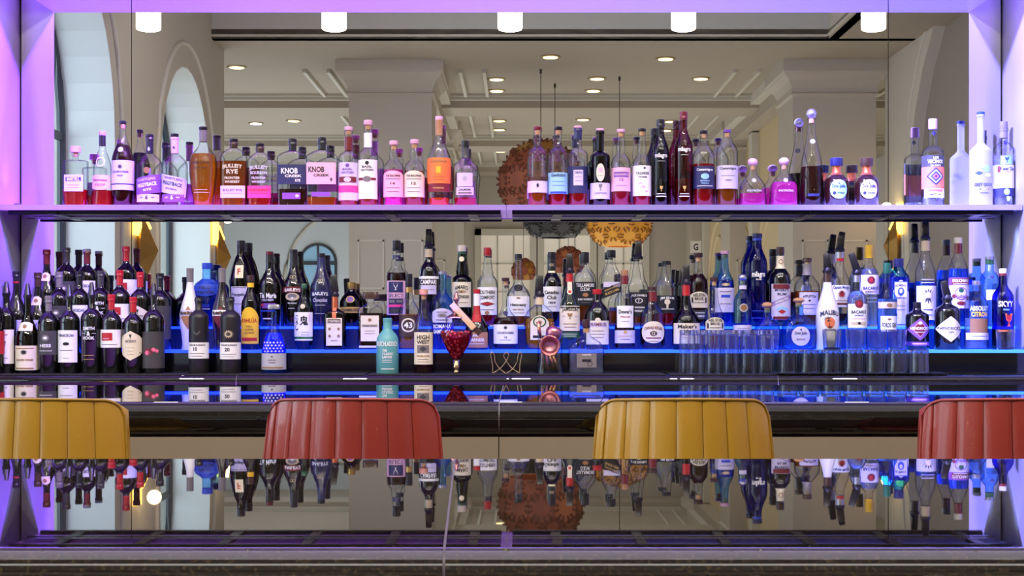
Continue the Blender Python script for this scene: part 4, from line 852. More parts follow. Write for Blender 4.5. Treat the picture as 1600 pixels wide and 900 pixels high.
# ------------------------------------------------------------------ lower glowing step
def mb(x,g,col,ink,desc,cap,liq=None):
    B(x,'2',32,419,0,0,5,g=g,cap=('s',4,cap,5.6),liq=liq,desc=desc,foil=(423,441,'f'),prof=[(551,12.5),(549,13.5),(536,12),(520,13.5),(505,16),(490,16),(478,13.5),(462,8.5),(450,6),(441,5.2),(424,5.2)],labels=[(478,515,.7,col,[],'d')],art0=[('@b',489,9,ink,31),('Marie Brizard',489,6,'k' if ink!='k' else 'w',28)])
mb(297,'wt','h','l','white waisted liqueur bottle with silver cap and brown diamond badge, on the lower step','f')
mb(347,'bp','u','w','dark brown waisted liqueur bottle with grey cap and white band','f')
B(391.5,'2',29,430,0,0,5,g='br',cap=('s',10,'i',5.6),liq=(470,'coc'),desc='brown coffee liqueur bottle with orange neck band and yellow arched label',foil=(442,449,'y'),prof=[(550,13),(548,14.2),(480,14.5),(471,13.5),(463,10),(455,6.5),(449,5.2),(440,5.2)],labels=[(480,537,.93,'y',[('KAHLÚA',500,8,'r',25),('RUM &',510,3,'a',9),('COFFEE',515,3,'a',14),('LIQUEUR',520,3,'a',16),('@b',530,5,'r',25)],'a')])
B(475,'2',31,443,0,0,4.5,g='gr',cap=('s',7,'z',5),liq=(480,'dk'),desc='green sake bottle with white label and black brush characters, on the lower step',prof=[(550,10),(548,11),(536,13.5),(528,15),(485,15),(478,13.5),(470,9.5),(462,6),(454,4.6),(449,4.6)],labels=[(488,532,.94,'w',[('鬼',501,15,'k',13,2),('こ',496,6,'k',6,-10),('ろ',504,6,'k',6,-10),('し',512,8,'k',6,-10),('@b',496,12,'p',2,11),('@b',519,.6,'f',12,4),('@b',523,.6,'f',12,4)])],art0=[('@o',479,7,'e',7),('@r',479,4,'z',4)])
B(523.5,'2',34,429,0,0,4.6,g='br',cap=('p',462,-.10),liq=(491,'coc'),desc='square brown orange-liqueur bottle with copper ribbon down its neck and black pourer',foil=(463,482,'x'),prof=[(550,16.5),(548,17.2),(492,17),(487,14),(484,8),(482,5),(462,4.8)],labels=[(497,540,.72,'e',[('@b',502,6,'i',20),('COINTREAU',502,4,'e',18),('@s',514,6,'a',5,-7),('@s',514,6,'a',5,7),('@s',525,6,'a',5,-7),('@s',525,6,'a',5,7),('@b',532,.8,'a',10)]),(481,498,.2,'x',[])],sq=5,asp=.7)
B(579,'2',40,456,0,0,5,g='cl',cap=('s',11,'i',12),liq=(489,'dk'),desc='flat square clear almond-liqueur bottle with wide brown cap and beige label',prof=[(550,18.5),(548,19.8),(486,19.5),(481,17.5),(478,12),(474,6),(468,5)],labels=[(493,533,.72,'e',[('@s',500,7,'a',7),('DISARONNO',509,4,'k',24),('@b',517,.6,'a',16),('@b',521,.6,'a',16)]),(540,543,.85,'e',[])],sq=5,asp=.6)
B(639,'2',34,428,0,0,5.2,g='cl',cap=('s',22,'k',5.6),liq=(491,'gold'),desc='clear bottle with tall black cap, gold neck band and a round badge reading 43',foil=(449,457,'g'),prof=[(550,15),(548,16.5),(495,16.5),(487,16.5),(480,14),(472,9),(465,6.3),(458,5.4),(446,5.4)],labels=[(492,526,.9,'i',[('@r',508,22,'e',23),('43',508,9,'w',13)])])
B(691.5,'2',36,424,0,0,5.2,g='cb',cap=('s',4,'s',6.6),liq=(503,'blu'),desc='pale blue-tinted sambuca bottle with silver cap and white lettering on a blue band',prof=[(550,17),(548,18),(480,17.8),(470,16.5),(463,11.5),(458,7.5),(450,5.6),(428,5.6)],labels=[(482,504,.85,'l',[('@b',488,1,'n',18),('@s',493,8,'f',18),('@b',500,1,'n',20)],'a')],art0=[('ROMANA',510,6.5,'w',29),('SAMBUCA',518,6.5,'w',28)])
B(745,'2',38,452,0,0,4.8,g='bk',cap=('s',6,'r',5.6),desc='dark brown round-bodied orange liqueur bottle with red cap, white collar and red ribbon',foil=(458,478,'w'),prof=[(550,17),(548,19),(515,19),(508,17),(500,12),(492,7),(484,5.2),(456,4.9)],labels=[(519,543,.9,'h',[('GRAND',524,4,'w',14,-4),('MARNIER',531,5,'w',26),('@b',537,.8,'w',24)]),(478,503,.9,'r',[('@b',490,1,'u',4)])],art0=())
B(790,'2',39,434,0,0,5,g='cl',cap=('k',6,'i',6),liq=(496,'dk'),desc='stout cognac bottle with dark contents and white label, on the lower step',prof=[(550,17),(548,19),(505,19.5),(496,17),(490,11),(484,7),(476,5.2),(440,4.8)],labels=[(507,537,.96,'w',[('@s',512,7,'d',7),('COURVOISIER',520,3.6,'d',28),('VS',527,3,'d',5),('@b',531,.6,'f',18)])],art0=[('@o',489,6,'n',8)])
B(843,'2',48,430,0,0,6,g='cl',cap=('p',462,.03),liq=(498,'gold'),desc='round flask-shaped bottle with black pourer and pale green medallion label, behind the mixing glass',foil=(463,476,'c'),prof=[(550,17),(548,19.5),(535,21.5),(510,23.5),(494,23),(486,19),(480,12),(476,7),(466,6)],labels=[(493,531,.62,'e',[('@r',503,17,'z',21),('@s',504,8,'a',9),('@b',526,4,'k',21)],'a')],asp=.6,sq=2.4)
B(890,'2',33,396,0,0,5.4,g='dg',cap=('p',425,0),desc='green whiskey bottle with red neck band, black pourer and cream JAMESON label',foil=(427,441,'r'),prof=[(550,14.5),(548,16.2),(490,16.3),(480,16),(471,13.5),(462,9.5),(453,7),(444,5.6),(427,5.4)],labels=[(478,517,.96,'e',[('JAMESON',484,6.5,'k',26,0,1.5),('@g',494,9,'a',8),('@b',494,.6,'f',5,-10),('@b',494,.6,'f',5,10),('@b',506,.8,'a',22),('@b',511,.8,'a',18)]),(519,528,.98,'z',[('@b',522,.8,'e',24),('@b',525,.8,'e',20)])],art0=[('@b',447,13,'e',7),('@o',456,9,'e',8),('@o',456,5,'r',5)])
B(933,'2',38,452,0,0,6,g='bk',cap=('s',7,'r',7.5),desc='black round-shouldered liqueur bottle with red cap and pale lilac label',prof=[(550,17),(548,19),(495,19.3),(486,18),(479,14),(473,8.5),(469,6.4),(458,6.2)],labels=[(501,538,.9,'e',[('@b',507,7,'l',32),('DRAMBUIE',507,5.5,'u',29),('@b',517,.8,'f',20),('@b',522,.8,'f',22),('@b',527,.8,'f',18)])],art0=[('@o',501,9,'e',9)])
B(976,'2',33,422,0,0,5.4,g='cl',cap=('s',8,'h',5.8),liq=(508,'dk'),desc='slim clear scotch bottle with copper cap and white keystone label',foil=(431,444,'u'),prof=[(550,15),(548,16),(475,16),(467,15),(460,11),(453,7),(447,5.6),(430,5.6)],labels=[(478,512,.78,'w',[("Dewar's",487,6.5,'k',21),('White Label',495,3,'r',15),('@b',502,.6,'f',12)]),(516,536,.97,'l',[('@o',519,5,'g',6),('@b',525,1,'g',24),('@b',530,1,'f',14)])])
B(1019.5,'2',39,448,0,0,6,g='cl',cap=('s',5,'i',7),liq=(512,'dk'),desc='rounded clear scotch bottle with red ringed neck and scalloped cream label',foil=(456,471,'u'),prof=[(550,17.5),(548,19.5),(500,19.5),(490,18.5),(483,14.5),(477,8.5),(472,6.5),(453,6.4)],labels=[(502,536,.88,'e',[('CHIVAS REGAL',512,4.5,'u',30,0,2),('@o',521,8,'i',11),('12',521,5,'e',5),('@b',528,1.6,'u',24),('@b',533,.8,'a',16)],'o')])
B(1072,'2',43,414,0,0,6,g='br',cap=('p',443,0),liq=(455,'dk'),desc='brown bourbon bottle dipped in red wax with tall black pourer and cream label',foil=(445,462,'r'),prof=[(550,19.5),(548,21.5),(505,21.7),(498,20.5),(490,15),(482,9.5),(472,7),(462,6),(444,6)],labels=[(505,537,.93,'e',[("Maker's",510,6.5,'k',31),('Mark',518,6.5,'k',20,4),('@o',518,7,'c',7,-11),('@b',528,.8,'a',26)])])
B(1116,'2',31,433,0,0,4.8,g='cl',cap=('k',7,'i',6.4),liq=(515,'red'),desc='small pear-shaped clear bourbon bottle with brown stopper and cream label, above the highball glasses',prof=[(550,14),(548,15.5),(500,15.5),(492,14.5),(484,11),(475,7.5),(462,5.6),(446,5),(440,5)],labels=[(496,522,.92,'e',[('NELSON',500,5,'k',22,0,1),('BROS.',506,4.5,'k',15),('@b',512,1,'k',17),('@b',519,1.6,'k',26),('@b',509,8,'k',3,-12),('@b',509,8,'k',3,12)],'a')])
B(1160,'2',28,428,0,0,5.6,g='cb',cap=('b',13,'s',7),liq=(505,'blu'),desc='clear tequila bottle with chrome ball stopper, pewter medallion and lilac band label',prof=[(550,13),(548,14),(475,14),(468,13.5),(461,10.5),(456,7),(452,6.4),(438,6.2)],labels=[(508,526,1.1,'l',[('@b',513,.8,'f',20),('@b',518,.8,'f',18)])],art0=[('@o',481,11,'a',11),('@r',481,13,'s',13),('@b',449,6,'l',12)])
B(1198.6,'2',42,472,0,0,6.4,g='cb',cap=('b',12,'wood',8.5),liq=(515,'blu'),desc='squat clear tequila decanter with round cork stopper, behind a tumbler above the highball glasses',prof=[(550,19),(548,21),(520,20.5),(510,18.5),(502,14),(497,8.5),(493,6.5),(483,6.4)],labels=[],sq=3,asp=.8,art0=[('PATRÓN',527,5,'l',20)])
B(1248,'2',54,465,0,0,7,g='cb',cap=('b',10,'wood',9),liq=(522,'wat'),desc='large round-bodied clear tequila bottle with flat cork stopper and round white label',prof=[(551,19),(549,21.5),(540,25.5),(526,27.3),(514,27),(503,23),(496,16),(492,9),(488,7.2),(476,7.2)],asp=.7,labels=[(510,540,.52,'l',[('@s',515,4,'n',4),('Don Julio',521,6,'n',19),('BLANCO',530,3,'a',13)],'o')])
B(1293,'2',36,396,0,0,6,g='wt',cap=('p',425,-.06),desc='white coconut rum bottle with black pourer and palm tree sunset picture',foil=(427,441,'i'),prof=[(550,17),(548,18),(495,18),(485,17.5),(475,15),(462,10.5),(450,7.5),(440,6),(427,6)],labels=[],art0=[('MALIBU',488,7.5,'n',30,0,3.5),('@o',504,16,'x',16),('@s',499,10,'i',15,-2),('@b',508,7,'i',1.2,-1),('@d',511,4,'u',9),('ORIGINAL',515,3,'n',17)])
B(1339,'2',31,394,0,0,5.6,g='cl',cap=('p',428,-.32),liq=(455,'wat'),desc='clear white-rum bottle with black pourer tilted left and red round badge, lower step',foil=(430,441,'s'),prof=[(550,14.5),(548,15.5),(475,15.5),(465,14.8),(459,11.5),(454,7.5),(448,6),(430,5.8)],labels=[(475,512,.96,'w',[('@o',475,13,'u',13),('@s',475,8,'r',9),('BACARDÍ',487,6,'k',24),('SUPERIOR',493,2.6,'n',14),('@b',498,.6,'r',22),('@b',505,4,'c',24),('@d',505,5,'k',6)])])
B(1386,'2',32,411,0,0,5.6,g='cb',cap=('s',18,'z',6),liq=(467,'wat'),desc='clear ringed gin bottle with dark green cap, gold medallion belt and square FORDS label',prof=[(550,14),(548,15),(500,14.8),(492,15.8),(484,14.6),(472,15.8),(464,14.5),(458,11),(450,7.2),(440,6),(427,6)],labels=[(472,482,.96,'c',[('@o',477,6,'a',9)]),(494,518,.82,'w',[('@s',499,5,'a',8),('FORDS GIN',508,7.5,'k',23),('@b',515,.8,'a',16)])])
B(1433,'2',36,472,0,0,5.8,g='bk',cap=('s',10,'k',6),desc='squat black apothecary gin bottle with purple diamond label',prof=[(550,17),(548,18),(495,18),(491,17),(488,12),(485,7),(482,6)],labels=[(497,532,.93,'v',[('@d',514,26,'p',24),('@d',514,24,'u',22),("HENDRICK'S",513,4.5,'w',30),('@b',519,.8,'w',16),('@s',505,6,'w',7)],'d'),(534,540,.96,'v',[('@b',537,2,'p',24)])])
B(1480,'2',40,438,0,0,6.4,g='bk',cap=('p',468,-.25),desc='black apothecary gin bottle with cream diamond label and black pourer tilted left',prof=[(550,19),(548,20),(488,20),(483,19),(479,14),(476,8),(473,6.6),(468,6.4)],labels=[(494,534,.97,'e',[('@d',514,32,'l',30),('@d',514,30,'e',28),("HENDRICK'S",513,5,'k',34),('GIN',519,3.4,'k',9)],'d')])
B(1525.5,'2',37,439,0,0,5.6,g='cl',cap=('s',6,'s',6.4),liq=(497,'wat'),desc='clear lemon vodka bottle with silver cap and yellow block lettering',prof=[(550,17),(548,18.3),(480,18),(471,17),(464,13),(459,8),(455,6.2),(444,6.2)],labels=[(498,520,.74,'a',[]),(520,531,.97,'l',[('@b',525,.8,'b',26)])],art0=[('ABSOLUT',482,7.5,'w',30),('CITRON',491,7.5,'y',26)])
B(1567,'2',33,420,0,0,5.6,g='co',cap=('s',7,'w',5.8),liq=(515,'coc'),desc='cobalt blue vodka bottle with white cap, white lettering and a watermelon wedge',foil=(427,431,'u'),prof=[(550,15.5),(548,16.5),(470,16.5),(462,16),(456,13),(450,8.5),(444,6.2),(427,5.8)],labels=[],art0=[('SKYY',475,9,'w',24),('VODKA',484,2.6,'q',10),('@g',500,20,'o',12,4),('@g',500,15,'r',9,4),('@b',517,2.4,'o',24)])

# ------------------------------------------------------------------ top glowing step
B(324,'3',43,411,0,0,7.6,g='cb',cap=('s',9,'b',8.4),liq=(437,'blu'),desc='wide sapphire-lit brandy bottle with blue cap and PISCO PORTÓN lettering, top step',prof=[(515,19),(513,20),(480,20),(462,21.5),(450,21.5),(443,18),(438,11),(435,8),(420,7.6)],labels=[(436,463,.97,'b',[('PISCO',450,5,'n',18),('PORTÓN',457,6,'n',30)],'o')],art0=[('@b',467,1,'n',20),('@b',483,.8,'l',16),('PISCO',478,4,'b',15)])
B(376.5,'3',37,376,0,0,6,g='ol',cap=('s',13,'k',6.5),liq=(442,'dk'),desc='brown robe-shaped hazelnut liqueur bottle with black cap and small square badge, top step',prof=[(515,13),(513,14),(490,14),(470,16),(452,17),(440,18.5),(425,16),(412,12.5),(403,9),(398,6.4),(388,6)],labels=[(415,435,.40,'e',[('F',425,10,'r',5)]),(448,500,.8,'l',[('Frangelico',461,6,'n',24),('@b',450,1,'f',22),('@b',475,.8,'f',20),('@b',490,.8,'f',20)])])
B(421,'3',35,393,0,0,5.6,g='bk',cap=('s',4,'u',6),desc='black coffee liqueur bottle with broad shoulders and white script lettering, top step',foil=(397,410,'k'),prof=[(515,16),(513,17.5),(450,17.5),(441,16.5),(433,12.5),(425,8),(417,6),(397,5.6)],labels=[],art0=[('Tia Maria',462,8,'w',28),('COLD BREW',469,3.6,'l',19),('@b',478,8,'v',22,2),('@d',477,7,'r',7,-8),('@b',486,2,'b',22),('@b',498,2,'l',14)])
def bail(x,top,g,desc,script,rc):
    B(x,'3',34,top,0,0,5.6,g=g,cap=('s',5,'k',6),desc=desc,foil=(top+4,top+26,'k' if g=='bk' else 'n'),prof=[(515,13),(513,14),(490,15.5),(458,17),(447,16.8),(437,13.5),(428,9.5),(418,6.6),(408,5.6),(396,5.6)],labels=[(top+58,top+67,.97,rc,[('BAILEYS',top+63,5,'w',26,0,1)],'a')],art0=[('@r',top+43,5,'c',4,-2.2),('@r',top+43,5,'c',4,2.2)]+script)
bail(459,390,'bk','black cream liqueur bottle with red arched band and cream picture, top step',[('@o',464,12,'c',22),('@o',463,8,'f',14),('@s',466,4,'w',10),('THE ORIGINAL',474,2.2,'w',14),('@b',482,.6,'w',12)],'u')
bail(502,396,'by','navy cream liqueur bottle with silver arched band and silver script, top step',[('Chocolat',469,6,'l',23),('@b',477,.8,'l',16),('@b',490,.8,'l',16)],'n')
B(549,'3',38,441,0,0,5.5,g='br',cap=('s',10,'g',6.5),liq=(466,'coc'),desc='round dark raspberry-liqueur bottle with gold cap and gold belt, top step',prof=[(515,14),(513,15.5),(500,17),(484,18.5),(472,18),(464,14.5),(458,9),(454,6),(448,5.5)],labels=[(480,489,.98,'g',[('CHAMBORD',484.5,5,'k',30)]),],art0=[('@o',468,11,'v',13),('@r',468,11,'g',13)])
B(619.5,'3',31,376,0,0,5.8,g='cl',cap=('s',17,'k',6.6),liq=(426,'dk'),desc='dark aperitif bottle with black cap and navy label framed in pink, top step',foil=(399,405,'n'),prof=[(515,14),(513,15.3),(432,15.5),(426,14.5),(420,10),(415,8),(410,8.6),(403,6.4),(392,6)],labels=[(439,492,.93,'p',[('@b',465.5,50,'n',24),('@g',448,11,'w',7),('@b',462,9,'p',26),('SELECT',462,6,'n',24),('@b',471,4,'f',9,-6),('@b',471,4,'f',9,6),('@b',478,4,'m',24),('@b',486,5,'d',20)])])
B(670,'3',31,358,0,0,5.6,g='bk',cap=('p',387,0),desc='dark red bitter bottle with black pourer, gold neck foil and CAMPARI label, top step',foil=(389,402,'c'),prof=[(515,14),(513,15.3),(432,15.5),(424,15),(417,12.5),(411,8),(406,6),(388,5.8)],labels=[(432,436,1.0,'w',[]),(436,446,1.1,'k',[('CAMPARI',441,7.5,'w',27)]),(446,460,.8,'l',[('@b',453,.6,'f',18)])])
B(721.5,'3',30,383,0,0,6,g='gr',cap=('s',10,'e',7),liq=(404,'dk'),desc='green bitter liqueur bottle with bulging neck and beige label, top step',foil=(394,397,'z'),prof=[(515,14),(513,15),(440,15),(434,14),(430,8.5),(424,9),(418,8.5),(408,6.8),(398,6.2),(392,6)],labels=[(441,480,.97,'e',[('AMARO',449,6.5,'k',22,0,2),('@s',456,6,'a',20),('MONTENEGRO',464,5,'k',26),('@b',473,.8,'a',22)])],art0=[('@o',405,8,'e',8)])
B(761.5,'3',32,387,0,0,5.6,g='cl',cap=('s',13,'r',6),liq=(492,'red'),desc='clear whiskey liqueur bottle with red cap, ringed neck and white SOUTHERN COMFORT label',prof=[(515,14.5),(513,16),(445,16),(438,15),(432,11),(428,8),(424,8.8),(419,6.8),(414,7.2),(407,5.6),(399,5.6)],labels=[(449,492,.93,'w',[('SOUTHERN',457,6,'k',26),('COMFORT',465,6,'k',25),('@d',475,7,'u',26),('@b',475,3,'r',14),('@b',484,.8,'n',22),('@o',489,6,'h',7)])])
B(810,'3',38,397,0,0,5.2,g='cl',cap=('s',6,'k',5.8),liq=(489,'amb'),desc='clear long-necked cognac bottle with black seal and white label, top step',prof=[(515,18),(513,19),(470,19),(460,18),(452,14),(446,9),(440,6.4),(425,5.2),(402,5.2)],labels=[(463,494,.9,'w',[('@s',466,4,'a',8),('Hennessy',477,6,'k',26),('VERY SPECIAL',484,2.6,'a',18),('@b',489,.6,'f',20)])],art0=[('@o',449,9,'k',14)])
B(862,'3',31,394,0,0,5.8,g='bk',cap=('s',10,'k',6.2),desc='dark whisky bottle with black ridged cap and white script label',foil=(404,423,'k'),prof=[(515,14.5),(513,15.6),(445,15.6),(438,14.5),(432,11),(427,8),(423,6.2),(403,6)],labels=[(448,487,.95,'w',[('Canadian',457,6,'k',24),('Club',465,6,'k',15),('1858',473,3.4,'k',11),('@b',479,.6,'f',16)])],art0=[('CC',414,4,'c',7),('@b',425,3,'e',11)])
B(914,'3',35,394,0,0,6,g='cl',cap=('s',18,'k',6.4),liq=(478,'amb'),desc='clear whiskey bottle with black cap and black label, behind the red-capped liqueur',prof=[(515,16),(513,17.3),(437,17.5),(430,16),(424,11.5),(420,8.5),(417,6.6),(411,6.2)],labels=[(441,477,1.1,'k',[('TULLAMORE',446,5.5,'w',31),('D.E.W.',452.5,5.5,'w',15),('@o',461,6,'h',9),('IRISH WHISKEY',468,3.2,'w',24),('@b',473,.8,'f',14)])])
B(955,'3',32,391,0,0,6,g='cl',cap=('s',12,'k',7),liq=(486,'amb'),desc='square clear scotch bottle with black cap and slanting black label, top step',prof=[(515,15),(513,16),(438,16),(430,14.5),(421,10),(413,7),(408,6.2),(402,6)],labels=[(447,461,1.0,'k',[('JOHNNIE WALKER',451,2.6,'g',22),('BLACK LABEL',456,3.6,'g',23)],'r',.38),(441,449,.8,'l',[])],sq=5,asp=.95)
B(997,'3',31,376,0,0,6,g='cl',cap=('p',404,.03),liq=(492,'amb'),desc='square clear Tennessee whiskey bottle with black pourer and black arched label',prof=[(515,14.5),(513,15.5),(455,15.5),(446,15),(440,12),(432,9.5),(424,9),(414,6.8),(405,6.2)],labels=[(457,494,1.0,'k',[("JACK DANIEL'S",462,4.5,'w',25,0,1),('@r',470,8,'w',12),('7',470,4.5,'w',2.5),('Tennessee',480,3.6,'w',18),('WHISKEY',486,3.6,'w',16)])],sq=5,asp=.95)
B(1041,'3',35,408,0,0,6.4,g='cl',cap=('s',5,'k',7.4),liq=(486,'red'),desc='clear bourbon bottle with flat black cap and white figure on black label',prof=[(515,16.5),(513,17.5),(460,17.5),(450,17.5),(443,16),(436,11),(426,8.5),(416,7),(412,6.6)],labels=[(462,489,1.15,'k',[('JIM BEAM',466,4.5,'w',22,0,1),('@o',472,9,'e',9),('@b',479,5,'e',3),('@b',483,1,'w',22)])])
B(1066.5,'3',16,420,0,0,6,g='bk',cap=('p',444,0),desc='slim dark unlabelled bottle with black pourer squeezed in beside the flat-capped bourbon',prof=[(515,7.5),(513,8),(470,8),(463,7.6),(456,6.8),(450,6.2),(444,6)],labels=[])
B(1091,'3',30,395,0,0,6,g='cl',cap=('k',8,'i',7),liq=(428,'dk'),desc='amber bourbon bottle with brown stopper and cream label, top step above the highball glasses',prof=[(515,14),(513,15),(445,15),(438,14),(432,10),(428,7.5),(420,6.5),(403,6.2)],labels=[(456,481,.93,'e',[('NELSON',461,5,'k',20,0,1),('BROS.',467,4.5,'k',14),('@b',473,1,'f',18),('@b',469,8,'k',3,-11),('@b',469,8,'k',3,11)],'a'),(485,499,.9,'d',[('@b',489,1,'w',18),('BOURBON',494,3.2,'w',18)])])
B(1132,'3',30,392,0,0,5.6,g='cb',cap=('k',6,'p',6.8),liq=(438,'blu'),desc='pale blue-tinted spirit bottle with lilac label, left of the tall cobalt one',prof=[(515,14),(513,15),(446,15),(437,14),(430,10),(422,7),(410,6),(398,5.6)],labels=[(450,488,1.0,'l',[('@b',456,.8,'n',20),('@b',463,4,'b',14),('@b',475,.8,'n',18)])],art0=[('@s',445,6,'c',16)])
B(1183,'3',32,365,0,0,6.6,g='co',cap=('s',6,'n',7.8),liq=(470,'blu'),desc='tall cobalt blue bottle with white script lettering, tallest on the top step',foil=(371,376,'b'),prof=[(515,15),(513,16),(425,16),(413,16),(405,14.5),(397,11),(389,8),(382,7),(370,6.6)],labels=[],art0=[('milagro',430,11,'w',21),('SILVER',437,2,'w',9),('@b',486,1,'b',20),('@b',497,1,'b',22)])
B(1219,'3',33,386,0,0,5.8,g='bk',cap=('s',11,'i',6.4),desc='dark rum bottle with tan neck label and purple diagonal band',foil=(400,420,'e'),prof=[(515,15),(513,16.3),(440,16.5),(430,15.5),(424,11.5),(419,7.5),(415,6.2),(396,6)],labels=[(444,500,.9,'l',[('@b',448,7,'u',28),("MYERS'S",453.5,4.5,'n',22),('RUM',460,4,'n',14),('@d',483,10,'q',20),('@d',487,7,'r',12),('@b',497,5,'u',28)]),(466,473,.92,'v',[('ORIGINAL DARK',469.5,3.4,'w',24)],'r',.36)],art0=[('@r',409,7,'u',7)])
B(1261,'3',40,403,0,0,6,g='cl',cap=('k',7,'i',7.4),liq=(455,'amb'),desc='broad clear rum bottle with dark stopper and pale lilac label, top step',foil=(412,430,'f'),prof=[(515,18.5),(513,20),(452,20),(444,19),(436,13),(430,8),(425,6.4),(410,6.2)],labels=[(457,492,.72,'l',[('APPLETON',463,4,'n',21,0,1),('@d',470,4,'k',5),('@b',476,.8,'b',20),('@b',482,.8,'b',18)])])
B(1312,'3',31,362,0,0,6,g='cl',cap=('p',392,.16),liq=(490,'dk'),desc='clear spiced rum bottle with red neck ring and red figure on white label',foil=(394,409,'s'),prof=[(515,14),(513,15.5),(445,15.5),(436,14.5),(428,11),(420,8),(412,6.4),(393,6.2)],labels=[(446,480,.97,'w',[('Captain Morgan',450,6,'n',27),('@s',460,13,'r',13),('@o',457,5,'u',4),('@b',470,.8,'r',20),('@b',475,3,'u',24)])],art0=[('@b',406,5,'r',12)])
B(1357.5,'3',31,383,0,0,5.8,g='cl',cap=('s',22,'y',6.4),liq=(420,'wat'),desc='clear rum bottle with tall gold cap and red round badge, top step',prof=[(515,14),(513,15.5),(436,15.5),(427,14.5),(421,12),(416,8),(412,6.2),(402,6)],labels=[(430,460,.95,'l',[('@o',438,12,'u',12),('@s',438,8,'r',8),('BACARDÍ',450,6,'n',24),('SUPERIOR',456,2.6,'a',18)]),],art0=[('@b',466,.8,'l',20),('@b',472,.8,'l',20)])
B(1404,'3',31,404,0,0,6.6,g='bs',cap=('s',13,'n',7.6),liq=(433,'blu'),desc='sapphire blue square gin bottle with navy cap and arched pale label',prof=[(515,14.5),(513,15.5),(436,15.5),(431,14.5),(424,9.5),(418,7),(416,6.6)],labels=[(438,510,.78,'l',[('@b',474,68,'b',21),('@b',474,65,'l',19),('BOMBAY',446,4,'n',17,0,1.5),('@o',456,13,'b',10),('@o',455,7,'l',5),('SAPPHIRE',466,3.4,'n',17),('@b',478,.8,'b',14),('@b',484,.8,'b',14)],'a')],sq=4,asp=.9)
B(1446,'3',32,345,0,0,6.2,g='cl',cap=('p',374,0),liq=(440,'blu'),desc='clear spirit bottle with tall black pourer and blue-lit label showing a lion head',foil=(376,392,'c'),prof=[(515,15),(513,16),(430,16),(420,15),(413,12),(405,9),(398,7),(375,6.2)],labels=[(447,500,.95,'l',[('@s',463,25,'d',24),('@o',461,10,'c',9),('@b',484,1.4,'n',15),('@b',492,.8,'b',16)])],art0=[('@b',437,.8,'l',20),('@b',442,.8,'l',22)])
B(1497,'3',33,371,0,0,6,g='cl',cap=('s',9,'e',6.6),liq=(420,'blu'),desc='clear raspberry vodka bottle with red foil, purple name band and fruit picture',foil=(380,396,'u'),prof=[(515,15),(513,16.3),(430,16.3),(420,15),(411,12),(403,8.5),(396,6.4),(379,6)],labels=[(434,446,.97,'v',[('@b',440,9,'u',30),('STOLICHNAYA',439,5,'w',27),('@b',444,1,'w',24)]),(446,482,.95,'l',[('@o',459,20,'v',20),('@o',459,17,'l',17),('@o',454,7,'z',8),('Razberi',463,6,'v',15),('@o',474,6,'u',13),('@o',463,6,'u',6,-11),('@o',466,6,'u',6,11)])])
B(1546,'3',29,401,0,0,6,g='cb',cap=('s',4,'s',7.2),liq=(443,'wat'),desc='plain clear bottle with grey-green stopper, behind the lemon vodka at right',foil=(406,413,'z'),prof=[(515,13.5),(513,14.5),(440,14.5),(432,13.5),(427,10),(423,6.6),(404,6)],labels=[],art0=[('@o',433,6,'n',6),('@b',461,16,'l',18),('@b',475,.8,'n',16)])

# ------------------------------------------------------------------ jar of cherries, bar tools, ornament, glasses, mats
Yj = 5.085; u = Yj/F
r = tag(empty('cherry_jar', (px(713, Yj), Yj, ZC)), 'footed glass jar of red cherries with domed lid and brass finial', 'jar')
zp = lambda y: pz(y, Yj)-ZC
P = [(zp(562), 4.6*u), (zp(556), 8.5*u), (zp(548), 14*u), (zp(540), 19*u), (zp(532), 23*u), (zp(525), 25.3*u), (zp(520), 25.5*u), (zp(516), 23.5*u), (zp(513), 19.5*u), (zp(509), 17.2*u), (zp(499), 16.2*u), (zp(496), 17*u)]
bm = bmesh.new(); lathe(bm, P, 32, cap1=False); finish('bowl', bm, G['cl'], r, True)
Q = [(z+.0005, q*.955) for z, q in P if z < zp(517)]
cherry = liquid_mat('cherry_syrup', (215, 20, 44), .35)
bm = bmesh.new(); lathe(bm, Q, 32); finish('syrup', bm, cherry, r, True, 50)
bm = bmesh.new(); random.seed(5)
for k in range(150):
    z = random.uniform(zp(558), zp(518)); rr = 0
    for (z0, r0), (z1, r1) in zip(P, P[1:]):
        if z0 <= z <= z1: rr = r0+(r1-r0)*(z-z0)/(z1-z0)
    a = random.uniform(0, 2*PI); d = max(0, rr-.0055)*random.uniform(.93, 1.0)
    bmesh.ops.create_icosphere(bm, subdivisions=1, radius=.0062, matrix=Matrix.Translation((d*math.cos(a), d*math.sin(a), z)))
tag(finish('cherries', bm, mat('cherry', (190, 20, 40), .25, coat=.4), r, True), kind='stuff')
brass = mat('jar_brass', (214, 180, 130), .22, 1)
bm = bmesh.new(); lathe(bm, [(0, 15*u), (.002, 15*u), (.004, 6*u), (.006, 4*u)], 28); finish('foot', bm, G['cl'], r, True)
bm = bmesh.new(); lathe(bm, [(.004, 4*u), (.008, 5.2*u), (.012, 3.6*u), (.018, 3.4*u), (.021, 5.2*u), (.026, 5.6*u), (.030, 5*u), (.054, 4.6*u)], 24); finish('stem', bm, brass, r, True)
bm = bmesh.new(); lathe(bm, [(zp(497), 17.5*u), (zp(495.5), 18*u), (zp(494), 14*u), (zp(491), 8*u), (zp(489), 4.5*u), (zp(487), 7.5*u), (zp(484), 8.5*u), (zp(481), 4*u), (zp(472), 2.4*u), (zp(469), 5*u), (zp(466), 5*u), (zp(464), 3.4*u), (zp(459), 3*u), (zp(455.5), .6*u)], 28); finish('lid', bm, mat('lid_metal', (206, 150, 140), .2, 1), r, True)
